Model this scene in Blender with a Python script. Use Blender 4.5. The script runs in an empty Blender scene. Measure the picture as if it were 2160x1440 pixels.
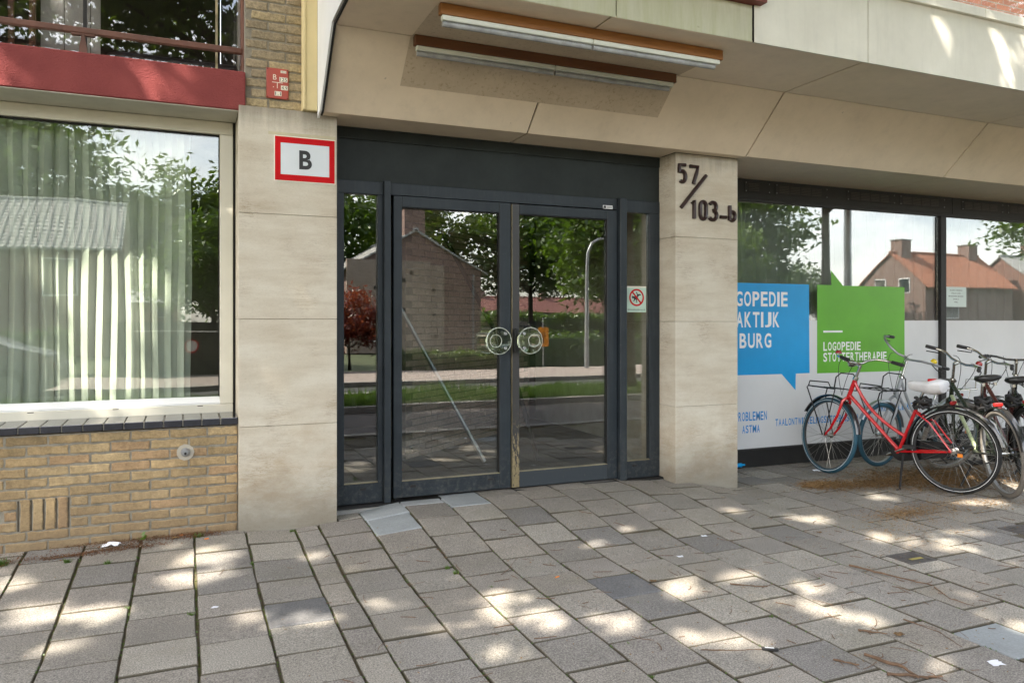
import bpy, bmesh, math, random
import numpy as np
from mathutils import Vector, Matrix, Euler
from math import sin, cos, pi, radians, sqrt, atan2

sc = bpy.context.scene
R_ = random.Random(7)

# ------------------------------------------------------------------ camera
EYE = 1.40                       # the lens stands 1.40 m above the paving
cam_d = bpy.data.cameras.new('camera'); cam = bpy.data.objects.new('camera', cam_d)
sc.collection.objects.link(cam); sc.camera = cam
cam_d.sensor_width = 36.0
cam_d.lens = 36.0 * 1610 / 2160
cam_d.shift_y = -43 / 2160
cam_d.clip_start = 0.05; cam_d.clip_end = 600
cam.location = (0, 0, EYE)
cam.rotation_euler = (radians(90), 0, radians(-23.1))

# ------------------------------------------------------------------ light
SUN_EL = radians(46); SUN_AZ = radians(55)          # azimuth measured from the wall's normal, towards the left
to_sun = Vector((-sin(SUN_AZ) * cos(SUN_EL), -cos(SUN_AZ) * cos(SUN_EL), sin(SUN_EL)))
w = bpy.data.worlds.new('World'); sc.world = w; w.use_nodes = True
nt = w.node_tree; nt.nodes.clear()
sky = nt.nodes.new('ShaderNodeTexSky'); sky.sky_type = 'NISHITA'; sky.sun_disc = False
sky.sun_elevation = SUN_EL
sky.sun_rotation = atan2(to_sun.x, to_sun.y)
sky.air_density = 1.0; sky.dust_density = 2.5; sky.ozone_density = 1.0
bg = nt.nodes.new('ShaderNodeBackground'); bg.inputs['Strength'].default_value = 0.15
out = nt.nodes.new('ShaderNodeOutputWorld')
nt.links.new(sky.outputs[0], bg.inputs[0])
# thin white cloud cover over the blue
tc = nt.nodes.new('ShaderNodeTexCoord'); mp = nt.nodes.new('ShaderNodeMapping'); mp.inputs['Scale'].default_value = (1, 1, 2.6)
cn = nt.nodes.new('ShaderNodeTexNoise'); cn.inputs['Scale'].default_value = 2.2; cn.inputs['Detail'].default_value = 7; cn.inputs['Roughness'].default_value = 0.6
cr = nt.nodes.new('ShaderNodeMapRange'); cr.inputs[1].default_value = 0.40; cr.inputs[2].default_value = 0.74
cb = nt.nodes.new('ShaderNodeBackground'); cb.inputs[0].default_value = (1.0, 0.965, 0.905, 1); cb.inputs[1].default_value = 1.5
mx = nt.nodes.new('ShaderNodeMixShader')
nt.links.new(tc.outputs['Generated'], mp.inputs[0]); nt.links.new(mp.outputs[0], cn.inputs['Vector'])
nt.links.new(cn.outputs[0], cr.inputs[0]); nt.links.new(cr.outputs[0], mx.inputs[0])
nt.links.new(bg.outputs[0], mx.inputs[1]); nt.links.new(cb.outputs[0], mx.inputs[2])
nt.links.new(mx.outputs[0], out.inputs[0])

sd = bpy.data.lights.new('sun', 'SUN'); sd.energy = 4.2; sd.angle = radians(0.5); sd.color = (1.0, 0.92, 0.79)
sun = bpy.data.objects.new('sun', sd); sc.collection.objects.link(sun)
sun.location = (-20, -15, 30)
sun.rotation_euler = to_sun.to_track_quat('Z', 'Y').to_euler()

sc.view_settings.view_transform = 'Standard'; sc.view_settings.look = 'None'
sc.view_settings.gamma = 1.0; sc.view_settings.exposure = 2.34
sc.view_settings.use_curve_mapping = False
cy = sc.cycles
cy.max_bounces = 10; cy.diffuse_bounces = 4; cy.glossy_bounces = 5; cy.transmission_bounces = 8; cy.transparent_max_bounces = 24
cy.use_denoising = True; cy.caustics_reflective = False; cy.caustics_refractive = False
cy.sample_clamp_indirect = 6

# ------------------------------------------------------------------ materials
def srgb(r, g, b):
    f = lambda c: (c / 255 / 12.92) if c / 255 <= 0.04045 else ((c / 255 + 0.055) / 1.055) ** 2.4
    return (f(r), f(g), f(b), 1)

class NT:
    def __init__(s, name):
        s.m = bpy.data.materials.new(name); s.m.use_nodes = True
        s.t = s.m.node_tree; s.t.nodes.clear()
        s.out = s.n('ShaderNodeOutputMaterial')
    def n(s, kind, **kw):
        nd = s.t.nodes.new(kind)
        for k, v in kw.items():
            if isinstance(k, str) and k[0] == '_': nd.inputs[int(k[1:])].default_value = v
            else: setattr(nd, k, v)
        return nd
    def l(s, a, b): s.t.links.new(a, b)
    def coord(s, scale=(1, 1, 1), kind='Object', loc=(0, 0, 0)):
        tc = s.n('ShaderNodeTexCoord'); mp = s.n('ShaderNodeMapping')
        mp.inputs['Scale'].default_value = scale; mp.inputs['Location'].default_value = loc
        if kind == 'World':
            g = s.n('ShaderNodeNewGeometry'); s.l(g.outputs['Position'], mp.inputs[0])
        else: s.l(tc.outputs[kind], mp.inputs[0])
        return mp.outputs[0]
    def noise(s, vec, scale, detail=4, rough=0.55, dist=0.0):
        n = s.n('ShaderNodeTexNoise'); n.inputs['Scale'].default_value = scale
        n.inputs['Detail'].default_value = detail; n.inputs['Roughness'].default_value = rough; n.inputs['Distortion'].default_value = dist
        s.l(vec, n.inputs['Vector']); return n.outputs[0]
    def ramp(s, fac, stops, interp='LINEAR'):
        r = s.n('ShaderNodeValToRGB'); r.color_ramp.interpolation = interp
        e = r.color_ramp.elements
        while len(e) < len(stops): e.new(0.5)
        for i, (p, c) in enumerate(stops):
            e[i].position = p; e[i].color = c if len(c) == 4 else (*c, 1)
        s.l(fac, r.inputs[0]); return r.outputs[0]
    def mix(s, fac, a, b, mode='MIX'):
        m = s.n('ShaderNodeMix'); m.data_type = 'RGBA'; m.blend_type = mode
        for i, v in ((0, fac), (6, a), (7, b)):
            if hasattr(v, 'links'): s.l(v, m.inputs[i])
            else: m.inputs[i].default_value = v
        return m.outputs[2]
    def math(s, op, a, b=0.0, c=None):
        m = s.n('ShaderNodeMath', operation=op)
        for i, v in enumerate((a, b) if c is None else (a, b, c)):
            if hasattr(v, 'links'): s.l(v, m.inputs[i])
            else: m.inputs[i].default_value = v
        return m.outputs[0]
    def bump(s, h, strength, dist=0.01):
        b = s.n('ShaderNodeBump'); b.inputs['Strength'].default_value = strength; b.inputs['Distance'].default_value = dist
        s.l(h, b.inputs['Height']); return b.outputs[0]
    def pbr(s, col, rough=0.6, metal=0.0, normal=None, spec=0.5, coat=0.0, **kw):
        p = s.n('ShaderNodeBsdfPrincipled')
        for k, v in (('Base Color', col), ('Roughness', rough), ('Metallic', metal), ('Specular IOR Level', spec), ('Coat Weight', coat)):
            if hasattr(v, 'links'): s.l(v, p.inputs[k])
            else: p.inputs[k].default_value = v
        for k, v in kw.items(): p.inputs[k.replace('_', ' ')].default_value = v
        if normal is not None: s.l(normal, p.inputs['Normal'])
        s.l(p.outputs[0], s.out.inputs[0]); return p

def c4(c): return c if len(c) == 4 else (*c, 1)
def M_paint(name, col, rough=0.45, var=0.12, metal=0.0, bump=0.05, scale=6, coat=0.0, kind='Object', spec=0.5):
    k = NT(name); v = k.coord(kind=kind)
    a = k.noise(v, scale, 6, 0.6); b = k.noise(v, scale * 14, 3)
    c = c4(col); dark = tuple(x * (1 - var) for x in c[:3]) + (1,); lite = tuple(min(1, x * (1 + var)) for x in c[:3]) + (1,)
    colr = k.ramp(a, [(0.3, dark), (0.7, lite)])
    r = k.math('MULTIPLY_ADD', b, 0.25, rough - 0.12)
    k.pbr(colr, r, metal, k.bump(b, bump, 0.002), coat=coat, spec=spec); return k.m

def M_piece(name, cols, speck=0.25, rough=0.85, bump=0.5, scale=60, stain=0.2):
    """stone-like pieces: each object takes its own colour from the ramp by its random number"""
    k = NT(name); v = k.coord(); wv = k.coord(kind='World')
    oi = k.n('ShaderNodeObjectInfo')
    n = len(cols)
    base = k.ramp(oi.outputs['Random'], [(i / n, c) for i, c in enumerate(cols)], 'CONSTANT')
    oi2 = k.math('FRACT', k.math('MULTIPLY', oi.outputs['Random'], 57.31))
    base = k.mix(1.0, base, k.ramp(oi2, [(0, (0.91, 0.91, 0.91)), (1, (1.08, 1.08, 1.08))]), 'MULTIPLY')
    f = k.noise(wv, scale, 5, 0.75)
    sp = k.ramp(f, [(0.3, (1 - speck * 1.3,) * 3), (0.5, (1, 1, 1)), (0.72, (1 + speck * 1.6,) * 3)])
    base = k.mix(1.0, base, sp, 'MULTIPLY')
    big = k.noise(wv, 2.3, 6, 0.65)
    base = k.mix(1.0, base, k.ramp(big, [(0.32, (1 - stain,) * 3), (0.68, (1 + stain * 0.5,) * 3)]), 'MULTIPLY')
    f2 = k.noise(wv, scale * 0.35, 8, 0.7)
    h = k.math('ADD', f, k.math('MULTIPLY', f2, 1.6))
    k.pbr(base, rough, 0, k.bump(h, bump, 0.003), spec=0.3); return k, base, wv, h

def M_stain(name, cols, dirt, z0, z1, **kw):
    """piece material with soil splashed up from the ground between heights z0 and z1"""
    k, base, wv, h = M_piece(name, cols, **kw)
    sep = k.n('ShaderNodeSeparateXYZ'); k.l(wv, sep.inputs[0])
    nz = k.noise(wv, 5, 5, 0.6)
    zz = k.math('MULTIPLY_ADD', nz, -(z1 - z0) * 0.9, sep.outputs[2])
    mr = k.n('ShaderNodeMapRange'); mr.inputs[1].default_value = z0 - (z1 - z0) * .45; mr.inputs[2].default_value = z1 - (z1 - z0) * .45
    mr.inputs[3].default_value = 0.75; mr.inputs[4].default_value = 0.0
    k.l(zz, mr.inputs[0])
    col = k.mix(mr.outputs[0], base, c4(dirt))
    p = [n for n in k.t.nodes if n.type == 'BSDF_PRINCIPLED'][0]
    k.l(col, p.inputs['Base Color']); return k.m

def M_travertine():
    k = NT('travertine')
    wv = k.coord(kind='World'); oi = k.n('ShaderNodeObjectInfo')
    off = k.n('ShaderNodeVectorMath', operation='ADD')
    cb = k.n('ShaderNodeCombineXYZ'); k.l(k.math('MULTIPLY', oi.outputs['Random'], 13.0), cb.inputs[0]); k.l(k.math('MULTIPLY', oi.outputs['Random'], 7.0), cb.inputs[2])
    k.l(wv, off.inputs[0]); k.l(cb.outputs[0], off.inputs[1])
    mp = k.n('ShaderNodeMapping'); mp.inputs['Scale'].default_value = (1.1, 1.1, 6.0); k.l(off.outputs[0], mp.inputs[0])
    band = k.noise(mp.outputs[0], 1.5, 9, 0.66, 0.25)
    col = k.ramp(band, [(0.25, (0.47, 0.41, 0.32)), (0.42, (0.55, 0.495, 0.40)), (0.55, (0.60, 0.55, 0.455)), (0.75, (0.65, 0.61, 0.52))])
    mp2 = k.n('ShaderNodeMapping'); mp2.inputs['Scale'].default_value = (2.2, 2.2, 22); k.l(off.outputs[0], mp2.inputs[0])
    vein = k.noise(mp2.outputs[0], 2.0, 8, 0.75, 1.2)
    vm = k.ramp(vein, [(0.47, (0, 0, 0)), (0.497, (1, 1, 1)), (0.52, (0, 0, 0))])
    msk = k.ramp(k.noise(wv, 3.1, 3), [(0.5, (0, 0, 0)), (0.66, (0.75, 0.75, 0.75))])
    vmf = k.math('MULTIPLY', vm, msk)
    col = k.mix(vmf, col, (0.22, 0.15, 0.09, 1))
    # rust-yellow weathering in patches, heavier near the foot and along the left edge
    sep = k.n('ShaderNodeSeparateXYZ'); k.l(wv, sep.inputs[0])
    low = k.n('ShaderNodeMapRange'); low.inputs[1].default_value = 0.1; low.inputs[2].default_value = 0.95; low.inputs[3].default_value = 0.8; low.inputs[4].default_value = 0.22
    k.l(sep.outputs[2], low.inputs[0])
    pt = k.ramp(k.noise(k.coord((1, 1, 1.9), 'World'), 3.0, 9, 0.72, 0.0), [(0.42, (0, 0, 0)), (0.68, (1, 1, 1))])
    col = k.mix(k.math('MULTIPLY', pt, low.outputs[0]), col, (0.36, 0.25, 0.14, 1))
    # dark grime: foot and top edge
    g1 = k.n('ShaderNodeMapRange'); g1.inputs[1].default_value = 0.0; g1.inputs[2].default_value = 0.34; g1.inputs[3].default_value = 0.7; g1.inputs[4].default_value = 0.0
    k.l(k.math('MULTIPLY_ADD', k.noise(wv, 7, 6, 0.6), -0.22, sep.outputs[2]), g1.inputs[0])
    g2 = k.n('ShaderNodeMapRange'); g2.inputs[1].default_value = 2.62; g2.inputs[2].default_value = 2.80; g2.inputs[3].default_value = 0.0; g2.inputs[4].default_value = 0.8
    k.l(k.math('MULTIPLY_ADD', k.noise(k.coord((14, 14, 1.5), 'World'), 1, 6, 0.7), 0.25, k.math('SUBTRACT', sep.outputs[2], 0.14)), g2.inputs[0])
    col = k.mix(k.math('MAXIMUM', g1.outputs[0], g2.outputs[0]), col, (0.17, 0.155, 0.125, 1))
    pit = k.noise(k.coord((1, 1, 2.4), 'World'), 70, 6, 0.8)
    pm = k.ramp(pit, [(0.30, (0.58, 0.53, 0.45)), (0.42, (0.97, 0.97, 0.97)), (0.7, (1.06, 1.06, 1.06))])
    col = k.mix(1.0, col, pm, 'MULTIPLY')
    h = k.math('ADD', k.math('MULTIPLY', vmf, -0.6), k.math('ADD', k.math('MULTIPLY', band, .3), k.math('MULTIPLY', pit, 0.5)))
    k.pbr(col, 0.7, 0, k.bump(h, 0.35, 0.003), spec=0.35); return k.m

def M_glass(name, base=0.12, tint=(0.93, 0.96, 0.94), wob=0.012, edge=0.5):
    k = NT(name)
    lw = k.n('ShaderNodeLayerWeight'); lw.inputs[0].default_value = 0.5
    f = k.math('MULTIPLY_ADD', k.math('POWER', lw.outputs['Facing'], 4.0), edge, base)
    nz = k.noise(k.coord((0.8, 0.8, 1.4), 'World'), 1.7, 1, 0.4)
    b = k.bump(nz, 1.0, wob)
    g = k.n('ShaderNodeBsdfGlossy'); g.inputs['Roughness'].default_value = 0.0; k.l(b, g.inputs['Normal'])
    t = k.n('ShaderNodeBsdfTransparent'); t.inputs[0].default_value = c4(tint)
    m = k.n('ShaderNodeMixShader'); k.l(f, m.inputs[0]); k.l(t.outputs[0], m.inputs[1]); k.l(g.outputs[0], m.inputs[2])
    k.l(m.outputs[0], k.out.inputs[0]); return k.m

def M_leaf(name, a, b, trans=0.45):
    k = NT(name)
    v = k.coord(kind='World'); n = k.noise(v, 0.9, 4, 0.7); n2 = k.noise(v, 9, 2)
    col = k.ramp(k.math('MULTIPLY_ADD', n2, 0.4, k.math('MULTIPLY', n, 0.7)), [(0.35, a), (0.72, b)])
    d = k.n('ShaderNodeBsdfDiffuse'); k.l(col, d.inputs[0])
    t = k.n('ShaderNodeBsdfTranslucent'); k.l(k.mix(1.0, col, (1.5, 1.7, 0.5, 1), 'MULTIPLY'), t.inputs[0])
    g = k.n('ShaderNodeBsdfGlossy'); g.inputs['Roughness'].default_value = 0.35; g.inputs[0].default_value = (0.6, 0.65, 0.6, 1)
    m = k.n('ShaderNodeMixShader'); m.inputs[0].default_value = trans; k.l(d.outputs[0], m.inputs[1]); k.l(t.outputs[0], m.inputs[2])
    m2 = k.n('ShaderNodeMixShader'); m2.inputs[0].default_value = 0.06; k.l(m.outputs[0], m2.inputs[1]); k.l(g.outputs[0], m2.inputs[2])
    k.l(m2.outputs[0], k.out.inputs[0]); return k.m

def M_worn(name, paint, brass, centre_z=0.15, amount=0.5):
    """painted bronze whose paint has worn off towards the foot"""
    k = NT(name); wv = k.coord((1, 1, 0.35), 'World'); w2 = k.coord(kind='World')
    sep = k.n('ShaderNodeSeparateXYZ'); k.l(w2, sep.inputs[0])
    mr = k.n('ShaderNodeMapRange'); mr.inputs[1].default_value = 0.08; mr.inputs[2].default_value = centre_z; mr.inputs[3].default_value = amount; mr.inputs[4].default_value = 0.0
    k.l(sep.outputs[2], mr.inputs[0])
    n = k.noise(wv, 60, 7, 0.72)
    f = k.ramp(k.math('ADD', n, mr.outputs[0]), [(0.66, (0, 0, 0)), (0.74, (1, 1, 1))])
    col = k.mix(f, c4(paint), c4(brass))
    k.pbr(col, 0.42, k.math('MULTIPLY', f, 0.8), k.bump(k.noise(w2, 150, 3), 0.05, 0.001)); return k.m

def M_roof(name, a, b, sc_=5.0):
    k = NT(name); v = k.coord(kind='Object')
    n = k.noise(v, 3.0, 5, 0.7); col = k.ramp(n, [(0.3, a), (0.7, b)])
    k.pbr(col, 0.8); return k.m

def M_brickwall(name, a, b, mortar, sx=0.22, sy=0.0625, kind='Object', uvrot=None):
    k = NT(name); tc = k.n('ShaderNodeTexCoord')
    sep = k.n('ShaderNodeSeparateXYZ'); k.l(tc.outputs['Object'], sep.inputs[0])
    cb = k.n('ShaderNodeCombineXYZ'); k.l(k.math('ADD', sep.outputs[0], sep.outputs[1]), cb.inputs[0]); k.l(sep.outputs[2], cb.inputs[1])
    br = k.n('ShaderNodeTexBrick'); k.l(cb.outputs[0], br.inputs[0])
    br.inputs['Color1'].default_value = c4(a); br.inputs['Color2'].default_value = c4(b); br.inputs['Mortar'].default_value = c4(mortar)
    br.inputs['Scale'].default_value = 1.0; br.inputs['Mortar Size'].default_value = 0.007; br.inputs['Brick Width'].default_value = sx; br.inputs['Row Height'].default_value = sy
    k.pbr(br.outputs[0], 0.85); return k.m

MAT = {}
MAT['trav'] = M_travertine()
MAT['brick'] = M_stain('brick_yellow', [(0.40, 0.29, 0.155), (0.43, 0.305, 0.16), (0.37, 0.265, 0.14), (0.45, 0.33, 0.18), (0.40, 0.265, 0.145)], (0.20, 0.14, 0.085), 0.0, 0.55, speck=0.24, bump=0.8, scale=38, stain=0.36)
MAT['brick_grey'] = M_piece('brick_grey_yellow', [(0.34, 0.275, 0.18), (0.37, 0.30, 0.195), (0.31, 0.25, 0.165), (0.40, 0.32, 0.19)], speck=0.3, bump=0.9, scale=45, stain=0.3)[0].m
MAT['mortar'] = M_paint('mortar', (0.235, 0.212, 0.168), 0.95, 0.3, bump=1.0, scale=20, kind='World')
TILE = [(0.253, 0.229, 0.199), (0.272, 0.247, 0.214), (0.234, 0.214, 0.188), (0.260, 0.236, 0.209), (0.288, 0.263, 0.226), (0.205, 0.192, 0.177), (0.248, 0.228, 0.203), (0.267, 0.240, 0.206), (0.303, 0.279, 0.242), (0.250, 0.230, 0.201)]
kt, base_t, wv_t, h_t = M_piece('concrete_tile', TILE, speck=0.42, bump=0.55, scale=130, stain=0.14)
def tile_variant(name, dust):
    k, base, wv, h = M_piece(name, TILE, speck=0.62, bump=0.8, scale=150, stain=0.14)
    # pale exposed grit, moss in the hollows
    g = k.ramp(k.noise(wv, 260, 2), [(0.70, (0, 0, 0)), (0.76, (1, 1, 1))])
    base = k.mix(k.math('MULTIPLY', g, 0.35), base, (0.48, 0.43, 0.36, 1))
    ms = k.ramp(k.noise(wv, 1.3, 6, 0.7), [(0.52, (0, 0, 0)), (0.75, (1, 1, 1))])
    base = k.mix(k.math('MULTIPLY', ms, 0.30), base, (0.15, 0.14, 0.075, 1))
    so = k.n('ShaderNodeSeparateXYZ'); k.l(k.coord(), so.inputs[0])
    ed = k.n('ShaderNodeMapRange'); ed.inputs[1].default_value = -.0045; ed.inputs[2].default_value = -.0006; ed.inputs[3].default_value = 0.92; ed.inputs[4].default_value = 0.0
    k.l(so.outputs[2], ed.inputs[0])
    base = k.mix(ed.outputs[0], base, (0.07, 0.058, 0.036, 1))
    sc1 = k.noise(wv, 11, 7, 0.75, 1.0)
    base = k.mix(k.math('MULTIPLY', k.ramp(sc1, [(0.60, (0, 0, 0)), (0.70, (1, 1, 1))]), 0.35), base, (0.135, 0.115, 0.085, 1))
    spots = k.ramp(k.noise(wv, 17, 2, 0.4), [(0.755, (0, 0, 0)), (0.77, (1, 1, 1))])
    base = k.mix(k.math('MULTIPLY', spots, 0.5), base, (0.10, 0.09, 0.08, 1))
    p = [n for n in k.t.nodes if n.type == 'BSDF_PRINCIPLED'][0]
    k.l(base, p.inputs['Base Color']); return k.m
MAT['tile'] = tile_variant('paving_concrete', 0)
MAT['tile_pale'] = M_piece('paving_pale_grey', [(0.33, 0.345, 0.35), (0.30, 0.32, 0.325)], speck=0.12, bump=0.25, scale=90, stain=0.15)[0].m
MAT['tile_dark'] = M_piece('paving_dark_grey', [(0.14, 0.138, 0.138), (0.155, 0.152, 0.15)], speck=0.35, bump=0.5, scale=130, stain=0.15)[0].m
def joint_mat():
    k = NT('joint_soil'); v = k.coord(kind='World')
    a = k.noise(v, 2.2, 5, 0.7); b = k.noise(v, 60, 4, 0.7)
    col = k.ramp(k.math('MULTIPLY_ADD', b, 0.35, k.math('MULTIPLY', a, 0.75)), [(0.36, (0.085, 0.065, 0.043)), (0.5, (0.14, 0.11, 0.075)), (0.62, (0.09, 0.10, 0.03)), (0.75, (0.11, 0.14, 0.035))])
    k.pbr(col, 1.0, 0, k.bump(b, 1.0, 0.01), spec=0.1); return k.m
MAT['joint'] = joint_mat()
def panel_mat(name, col, streak=0.22, green=0.0):
    k = NT(name); v = k.coord(kind='World'); vs = k.coord((5, 5, 0.6), 'World')
    a = k.noise(v, 1.5, 7, 0.7); s_ = k.noise(vs, 2.0, 8, 0.75)
    c = k.mix(k.math('MULTIPLY', k.ramp(s_, [(0.5, (0, 0, 0)), (0.75, (1, 1, 1))]), streak), c4(col), tuple(x * 0.55 for x in col[:3]) + (1,))
    c = k.mix(1.0, c, k.ramp(a, [(0.3, (0.88, 0.875, 0.86)), (0.7, (1.05, 1.05, 1.05))]), 'MULTIPLY')
    sp = k.ramp(k.noise(v, 24, 2), [(0.76, (0, 0, 0)), (0.79, (1, 1, 1))])
    c = k.mix(k.math('MULTIPLY', sp, 0.35), c, (0.12, 0.10, 0.06, 1))
    if green: c = k.mix(k.math('MULTIPLY', k.ramp(k.noise(vs, 3.1, 7, 0.7), [(0.4, (0, 0, 0)), (0.7, (1, 1, 1))]), green), c, (0.38, 0.38, 0.17, 1))
    k.pbr(c, 0.42, 0, k.bump(k.noise(v, 30, 3), 0.04, 0.002)); return k.m
MAT['panel'] = panel_mat('cladding_bounce_tint', (0.83, 0.70, 0.54))  # warm bounce from the paving is put into this base colour
MAT['fascia'] = panel_mat('cladding_cream', (0.74, 0.71, 0.62))
MAT['fascia_dirty'] = panel_mat('cladding_weathered', (0.56, 0.545, 0.41), 0.35, 0.55)
def dust_mat():
    k = NT('dust_film'); v = k.coord(kind='World')
    c = k.ramp(k.noise(v, 4, 8, 0.75), [(0.3, (0.52, 0.425, 0.31)), (0.7, (0.62, 0.51, 0.38))])
    s_ = k.ramp(k.noise(v, 38, 5, 0.75), [(0.33, (0.72, 0.68, 0.62)), (0.46, (1, 1, 1))])
    k.pbr(k.mix(1.0, c, s_, 'MULTIPLY'), 0.8); return k.m
MAT['dust'] = dust_mat()
MAT['black_gap'] = M_paint('black_gap', (0.012, 0.011, 0.010), 0.9)
def door_mat():
    k = NT('door_paint'); v = k.coord(kind='World'); vs = k.coord((22, 22, 1.2), 'World')
    a = k.noise(v, 5, 6, 0.65); st = k.noise(vs, 1.3, 8, 0.75); sep = k.n('ShaderNodeSeparateXYZ'); k.l(v, sep.inputs[0])
    c = k.ramp(a, [(0.3, (0.015, 0.021, 0.027)), (0.7, (0.026, 0.034, 0.041))])
    c = k.mix(k.math('MULTIPLY', k.ramp(st, [(0.5, (0, 0, 0)), (0.72, (1, 1, 1))]), 0.35), c, (0.06, 0.065, 0.067, 1))
    lo = k.n('ShaderNodeMapRange'); lo.inputs[1].default_value = .08; lo.inputs[2].default_value = .55; lo.inputs[3].default_value = .5; lo.inputs[4].default_value = 0
    k.l(sep.outputs[2], lo.inputs[0])
    c = k.mix(k.math('MULTIPLY', k.ramp(k.noise(v, 26, 7, 0.75), [(0.48, (0, 0, 0)), (0.66, (1, 1, 1))]), lo.outputs[0]), c, (0.125, 0.115, 0.10, 1))
    sc_ = k.ramp(k.noise(k.coord((1, 1, 9), 'World'), 30, 3, 0.5, 1.0), [(0.72, (0, 0, 0)), (0.74, (1, 1, 1))])
    c = k.mix(k.math('MULTIPLY', sc_, 0.4), c, (0.22, 0.22, 0.21, 1))
    k.pbr(c, k.math('MULTIPLY_ADD', st, 0.3, 0.3), 0, k.bump(k.noise(v, 120, 3), 0.06, 0.002), spec=0.35); return k.m
MAT['doorpaint'] = door_mat()
MAT['headpaint'] = M_paint('head_panel_paint', (0.017, 0.022, 0.021), 0.55, 0.35, bump=0.1, scale=3, kind='World', spec=0.3)
MAT['worn'] = M_worn('worn_meeting_stile', (0.042, 0.040, 0.040), (0.42, 0.34, 0.20), 0.9, 0.30)
MAT['wornrail'] = M_worn('scuffed_rail', (0.036, 0.044, 0.052), (0.35, 0.32, 0.22), 0.35, 0.05)
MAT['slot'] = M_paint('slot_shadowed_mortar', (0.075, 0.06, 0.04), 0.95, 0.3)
MAT['slat_brown'] = M_paint('slat_brown', (0.045, 0.034, 0.026), 0.5)
MAT['brass'] = M_paint('brass_edge', (0.38, 0.32, 0.20), 0.4, 0.3, metal=0.7)
MAT['blackplastic'] = M_paint('black_plastic', (0.018, 0.017, 0.017), 0.45)
MAT['cover_iron'] = M_paint('worn_cover_iron', (0.075, 0.066, 0.06), 0.7, 0.4, bump=0.5, scale=20, kind='World')
MAT['dull_yellow'] = M_paint('dull_yellow', (0.30, 0.25, 0.07), 0.6, 0.2)
MAT['blackmetal'] = M_paint('black_metal', (0.009, 0.008, 0.0075), 0.55, 0.3, kind='World', scale=9)
MAT['upvc'] = M_paint('cream_frame', (0.66, 0.63, 0.53), 0.35, 0.05, kind='World')
MAT['upvc_white'] = M_paint('white_bead', (0.80, 0.80, 0.78), 0.35, 0.04, kind='World')
def render_red():
    k = NT('red_render'); v = k.coord(kind='World')
    n = k.noise(v, 5, 5); f = k.noise(k.coord((1, 1, 1.6), 'World'), 75, 6, 0.7); g_ = k.noise(v, 200, 2)
    k.pbr(k.ramp(n, [(0.3, (0.225, 0.045, 0.045)), (0.7, (0.285, 0.062, 0.058))]), 0.8, 0, k.bump(k.math('ADD', f, k.math('MULTIPLY', g_, .3)), 0.9, 0.012), spec=0.3); return k.m
MAT['redrender'] = render_red()
MAT['soffit'] = M_paint('lintel_soffit', (0.58, 0.56, 0.48), 0.7, 0.1, kind='World')
MAT['siltile'] = M_paint('black_glazed_tile', (0.030, 0.031, 0.038), 0.16, 0.3, kind='World', scale=12, coat=0.4)
MAT['siljoint'] = M_paint('sill_joint', (0.42, 0.38, 0.31), 0.9)
MAT['yellowpost'] = M_paint('pale_yellow_profile', (0.62, 0.51, 0.27), 0.5, 0.08, kind='World', scale=3)
MAT['whiteplate'] = M_paint('white_plate', (0.72, 0.74, 0.74), 0.4, 0.04, kind='World')
MAT['glass_door'] = M_glass('door_glass', 0.145, (0.93, 0.95, 0.93), 0.0004)
MAT['glass_left'] = M_glass('window_glass', 0.105, (0.94, 0.98, 0.94), 0.0009)
MAT['glass_right'] = M_glass('shop_glass', 0.145, (0.92, 0.95, 0.95), 0.0004)
MAT['glass_up'] = M_glass('upper_glass', 0.11, (0.9, 0.9, 0.9), 0.0009)
MAT['film'] = M_paint('white_film', (0.66, 0.665, 0.67), 0.35, 0.05, kind='World', scale=1.5)
MAT['blue'] = M_paint('blue_film', (0.0, 0.30, 0.66), 0.35, 0.10, kind='World', scale=2)
MAT['green'] = M_paint('green_film', (0.115, 0.40, 0.022), 0.35, 0.10, kind='World', scale=2)
MAT['white'] = M_paint('white_print', (0.80, 0.80, 0.80), 0.4, 0.02)
MAT['bluetext'] = M_paint('blue_print', (0.03, 0.25, 0.62), 0.4, 0.02)
MAT['signred'] = M_paint('sign_red', (0.52, 0.003, 0.006), 0.6, 0.04, spec=0.2)
MAT['signwhite'] = M_paint('sign_white', (0.62, 0.66, 0.69), 0.35, 0.03)
MAT['signblack'] = M_paint('sign_black', (0.02, 0.02, 0.02), 0.5, 0.03)
MAT['firered'] = M_paint('enamel_red', (0.40, 0.065, 0.042), 0.35, 0.08)
MAT['cream'] = M_paint('cream_print', (0.78, 0.74, 0.62), 0.5, 0.03)
MAT['numbrown'] = M_paint('brown_enamel', (0.024, 0.008, 0.007), 0.35, 0.2, coat=0.15)
def wood_mat(name, a, b):
    k = NT(name); v = k.coord((0.7, 9, 9), 'World')
    n = k.noise(v, 4, 7, 0.65, 0.6)
    k.pbr(k.ramp(n, [(0.3, a), (0.7, b)]), 0.45, 0, k.bump(n, 0.1, 0.002)); return k.m
MAT['wood_light'] = wood_mat('orange_brown_wood', (0.20, 0.075, 0.014), (0.31, 0.125, 0.024))
MAT['wood_dark'] = wood_mat('dark_brown_wood', (0.10, 0.038, 0.014), (0.16, 0.06, 0.02))
MAT['lampwhite'] = M_paint('lamp_white', (0.68, 0.70, 0.62), 0.35, 0.08, kind='World')
MAT['lampgrey'] = M_paint('lamp_diffuser', (0.36, 0.37, 0.38), 0.25, 0.25, kind='World', scale=14)
MAT['redwood'] = M_paint('red_brown_paint', (0.16, 0.035, 0.025), 0.6, 0.2)
MAT['railbrown'] = M_paint('brown_rail', (0.135, 0.058, 0.038), 0.5, 0.3, kind='World')
MAT['blackrubber'] = M_paint('black_rubber', (0.022, 0.021, 0.021), 0.6, 0.3)
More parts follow.
